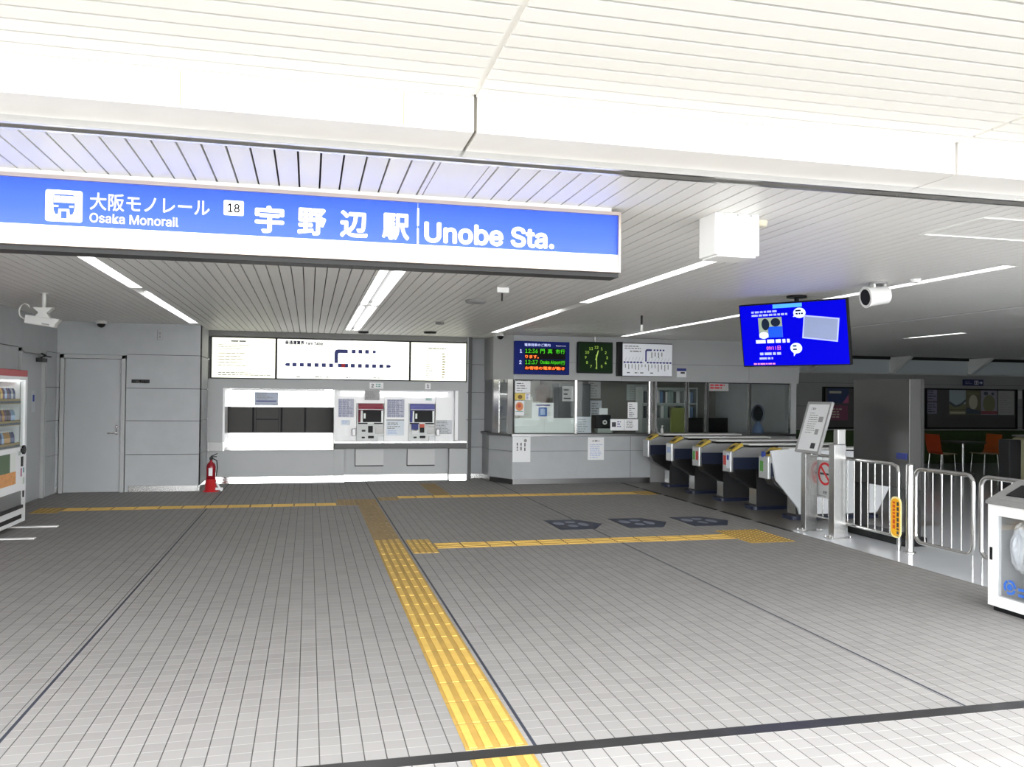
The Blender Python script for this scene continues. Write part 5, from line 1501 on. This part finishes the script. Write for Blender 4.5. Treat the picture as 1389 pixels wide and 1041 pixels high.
# crumpled clear bags of empties inside the bin
def bag(label, lx, ly, lz, sx, sy, sz, seed, mat):
    bm = bmesh.new(); bmesh.ops.create_icosphere(bm, subdivisions=4, radius=1.0)
    rr = random.Random(seed); ks = [(Vector((rr.gauss(0, 1), rr.gauss(0, 1), rr.gauss(0, 1))).normalized(), rr.uniform(5, 11), rr.uniform(0, 6)) for _ in range(9)]
    for v in bm.verts:
        n = v.co.normalized()
        d = sum(abs(math.sin(n.dot(k) * f + p)) for k, f, p in ks) / 9
        v.co = Vector((n.x * sx, n.y * sy, n.z * sz)) * (0.72 + 0.4 * d)
    me = bpy.data.meshes.new('rubbish_bag'); bm.to_mesh(me); bm.free(); me.materials.append(mat)
    o = bpy.data.objects.new('rubbish_bag', me); COL.objects.link(o)
    o.location = (5.28 + ly, 5.60 - lx, lz)
    tag(o, label, 'bag')
BAG = M('clear_plastic_bag', (0.92, 0.94, 0.96), 0.12, coat=1.0); BAGB = M('bluish_bag', (0.25, 0.36, 0.62), 0.2, coat=0.6)
bag('big crumpled clear plastic bag of empties filling the bin window', 0.46, 0.24, 0.40, 0.16, 0.33, 0.28, 5, BAG)
bag('crumpled bluish bag at the top of the bin window', 0.38, 0.22, 0.72, 0.12, 0.22, 0.075, 6, BAGB)
bag('small crumpled clear bag at the left of the bin window', 0.14, 0.20, 0.50, 0.10, 0.07, 0.20, 8, BAG)

# ================================================================== tactile paving and floor marks
def tact(label, x0, x1, y0, y1, mat, along='y', dots=False, base=0.0, bars=True):
    m = MB(); m.box(x0, x1, y0, y1, base, base + 0.003, M('tactile_base', srgb('A48540')[:3], 0.65, noise=0.3, nscale=7) if mat is YEL else mat)
    if dots:
        xx = x0 + 0.04
        while xx < x1 - 0.01:
            yy = y0 + 0.04
            while yy < y1 - 0.01:
                m.lathe([(0.014, 0.003), (0.010, 0.008), (0.0, 0.008)], mat, (xx, yy, base), 8); yy += 0.075
            xx += 0.075
    elif bars and along == 'y':
        n = max(1, round((y1 - y0) / 0.3)); d = (y1 - y0) / n
        for i in range(n):
            for k in range(4):
                cx = x0 + (x1 - x0) * (k + 0.5) / 4
                m.box(cx - 0.018, cx + 0.018, y0 + i * d + 0.012, y0 + (i + 1) * d - 0.012, base + 0.003, base + 0.008, mat)
            if i:
                m.box(x0, x1, y0 + i * d - 0.003, y0 + i * d + 0.003, base + 0.003, base + 0.0034, M('tactile_joint', (0.25, 0.18, 0.06), 0.8))
    elif bars:
        n = max(1, round((x1 - x0) / 0.3)); d = (x1 - x0) / n
        for i in range(n):
            for k in range(4):
                cy = y0 + (y1 - y0) * (k + 0.5) / 4
                m.box(x0 + i * d + 0.012, x0 + (i + 1) * d - 0.012, cy - 0.018, cy + 0.018, base + 0.003, base + 0.008, mat)
            if i:
                m.box(x0 + i * d - 0.008, x0 + i * d + 0.008, y0, y1, base + 0.003, base + 0.0034, M('tactile_joint'))
    return tag(m.build('tactile_paving'), label, 'tactile paving')
tact('yellow tactile strip running from the threshold to the side branch', 0.735, 1.035, 3.86, 8.72, YEL)
tact('bright yellow tactile block at the side branch, on the main strip', 0.735, 1.035, 8.725, 9.60, YEL)
tact('worn brownish tactile strip between the branch and the crossing', 0.735, 1.035, 9.605, 12.68, YEL_W)
tact('yellow tactile block just right of the main strip at the branch', 1.085, 1.36, 8.74, 9.56, YEL)
tact('yellow tactile branch leading to the gates with the floor arrows', 1.37, 4.93, 8.98, 9.30, YEL, 'x')
tact('dotted yellow tactile warning block before the railing posts', 4.94, 5.52, 8.68, 9.56, YEL, dots=True)
tact('dull yellow tactile strip across the floor below the back door', -3.30, 0.43, 12.70, 12.99, YEL_W if False else YEL, 'x')
tact('yellow tactile corner block by the vending machine', -3.66, -3.31, 12.52, 13.05, YEL, dots=True)
tact('yellow tactile block where main strip meets the left run', 0.44, 1.04, 12.70, 13.40, YEL_W, dots=True)
tact('yellow tactile block right of the dark joint at the crossing', 1.085, 1.40, 13.2, 13.6, YEL_W, dots=True)
tact('yellow tactile strip along the front of the office counter', 1.41, 5.50, 13.42, 13.70, YEL, 'x')
tact('dotted tactile block at the end near the first gate', 5.51, 5.84, 13.3, 13.8, YEL, dots=True)
tact('worn tactile strip leading up to the ticket machines', 2.02, 2.32, 13.72, 15.55, YEL_W)
tact('yellow tactile tile outside, just beyond the dark threshold', 0.735, 1.035, 3.1, 3.755, YEL)
def arrow(label, x):
    m = MB(); A = M('arrow_navy', srgb('2B3145')[:3], 0.5); G = M('arrow_grey', srgb('7C8190')[:3], 0.6)
    m.prism([(0, 0), (0.46, 0), (0.68, 0.40), (0.46, 0.80), (0, 0.80)], 0.0, 0.003, A, 'z')
    for (a, b, r1, r2) in ((0.12, 0.50, 0.07, 0.12), (0.25, 0.28, 0.06, 0.10), (0.30, 0.58, 0.07, 0.08), (0.42, 0.38, 0.06, 0.14)):
        m.prism(ellipse(a, b, r1, r2, 14), 0.003, 0.004, G, 'z')
    tag(m.build('floor_arrow', None, (x, 9.95, 0)), label, 'floor marking', 'floor arrows before the gates')
arrow('navy arrow sticker on the floor, farthest from the gates', 3.06)
arrow('navy arrow sticker on the floor, middle of three', 3.97)
arrow('navy arrow sticker on the floor, closest to the gates', 4.87)
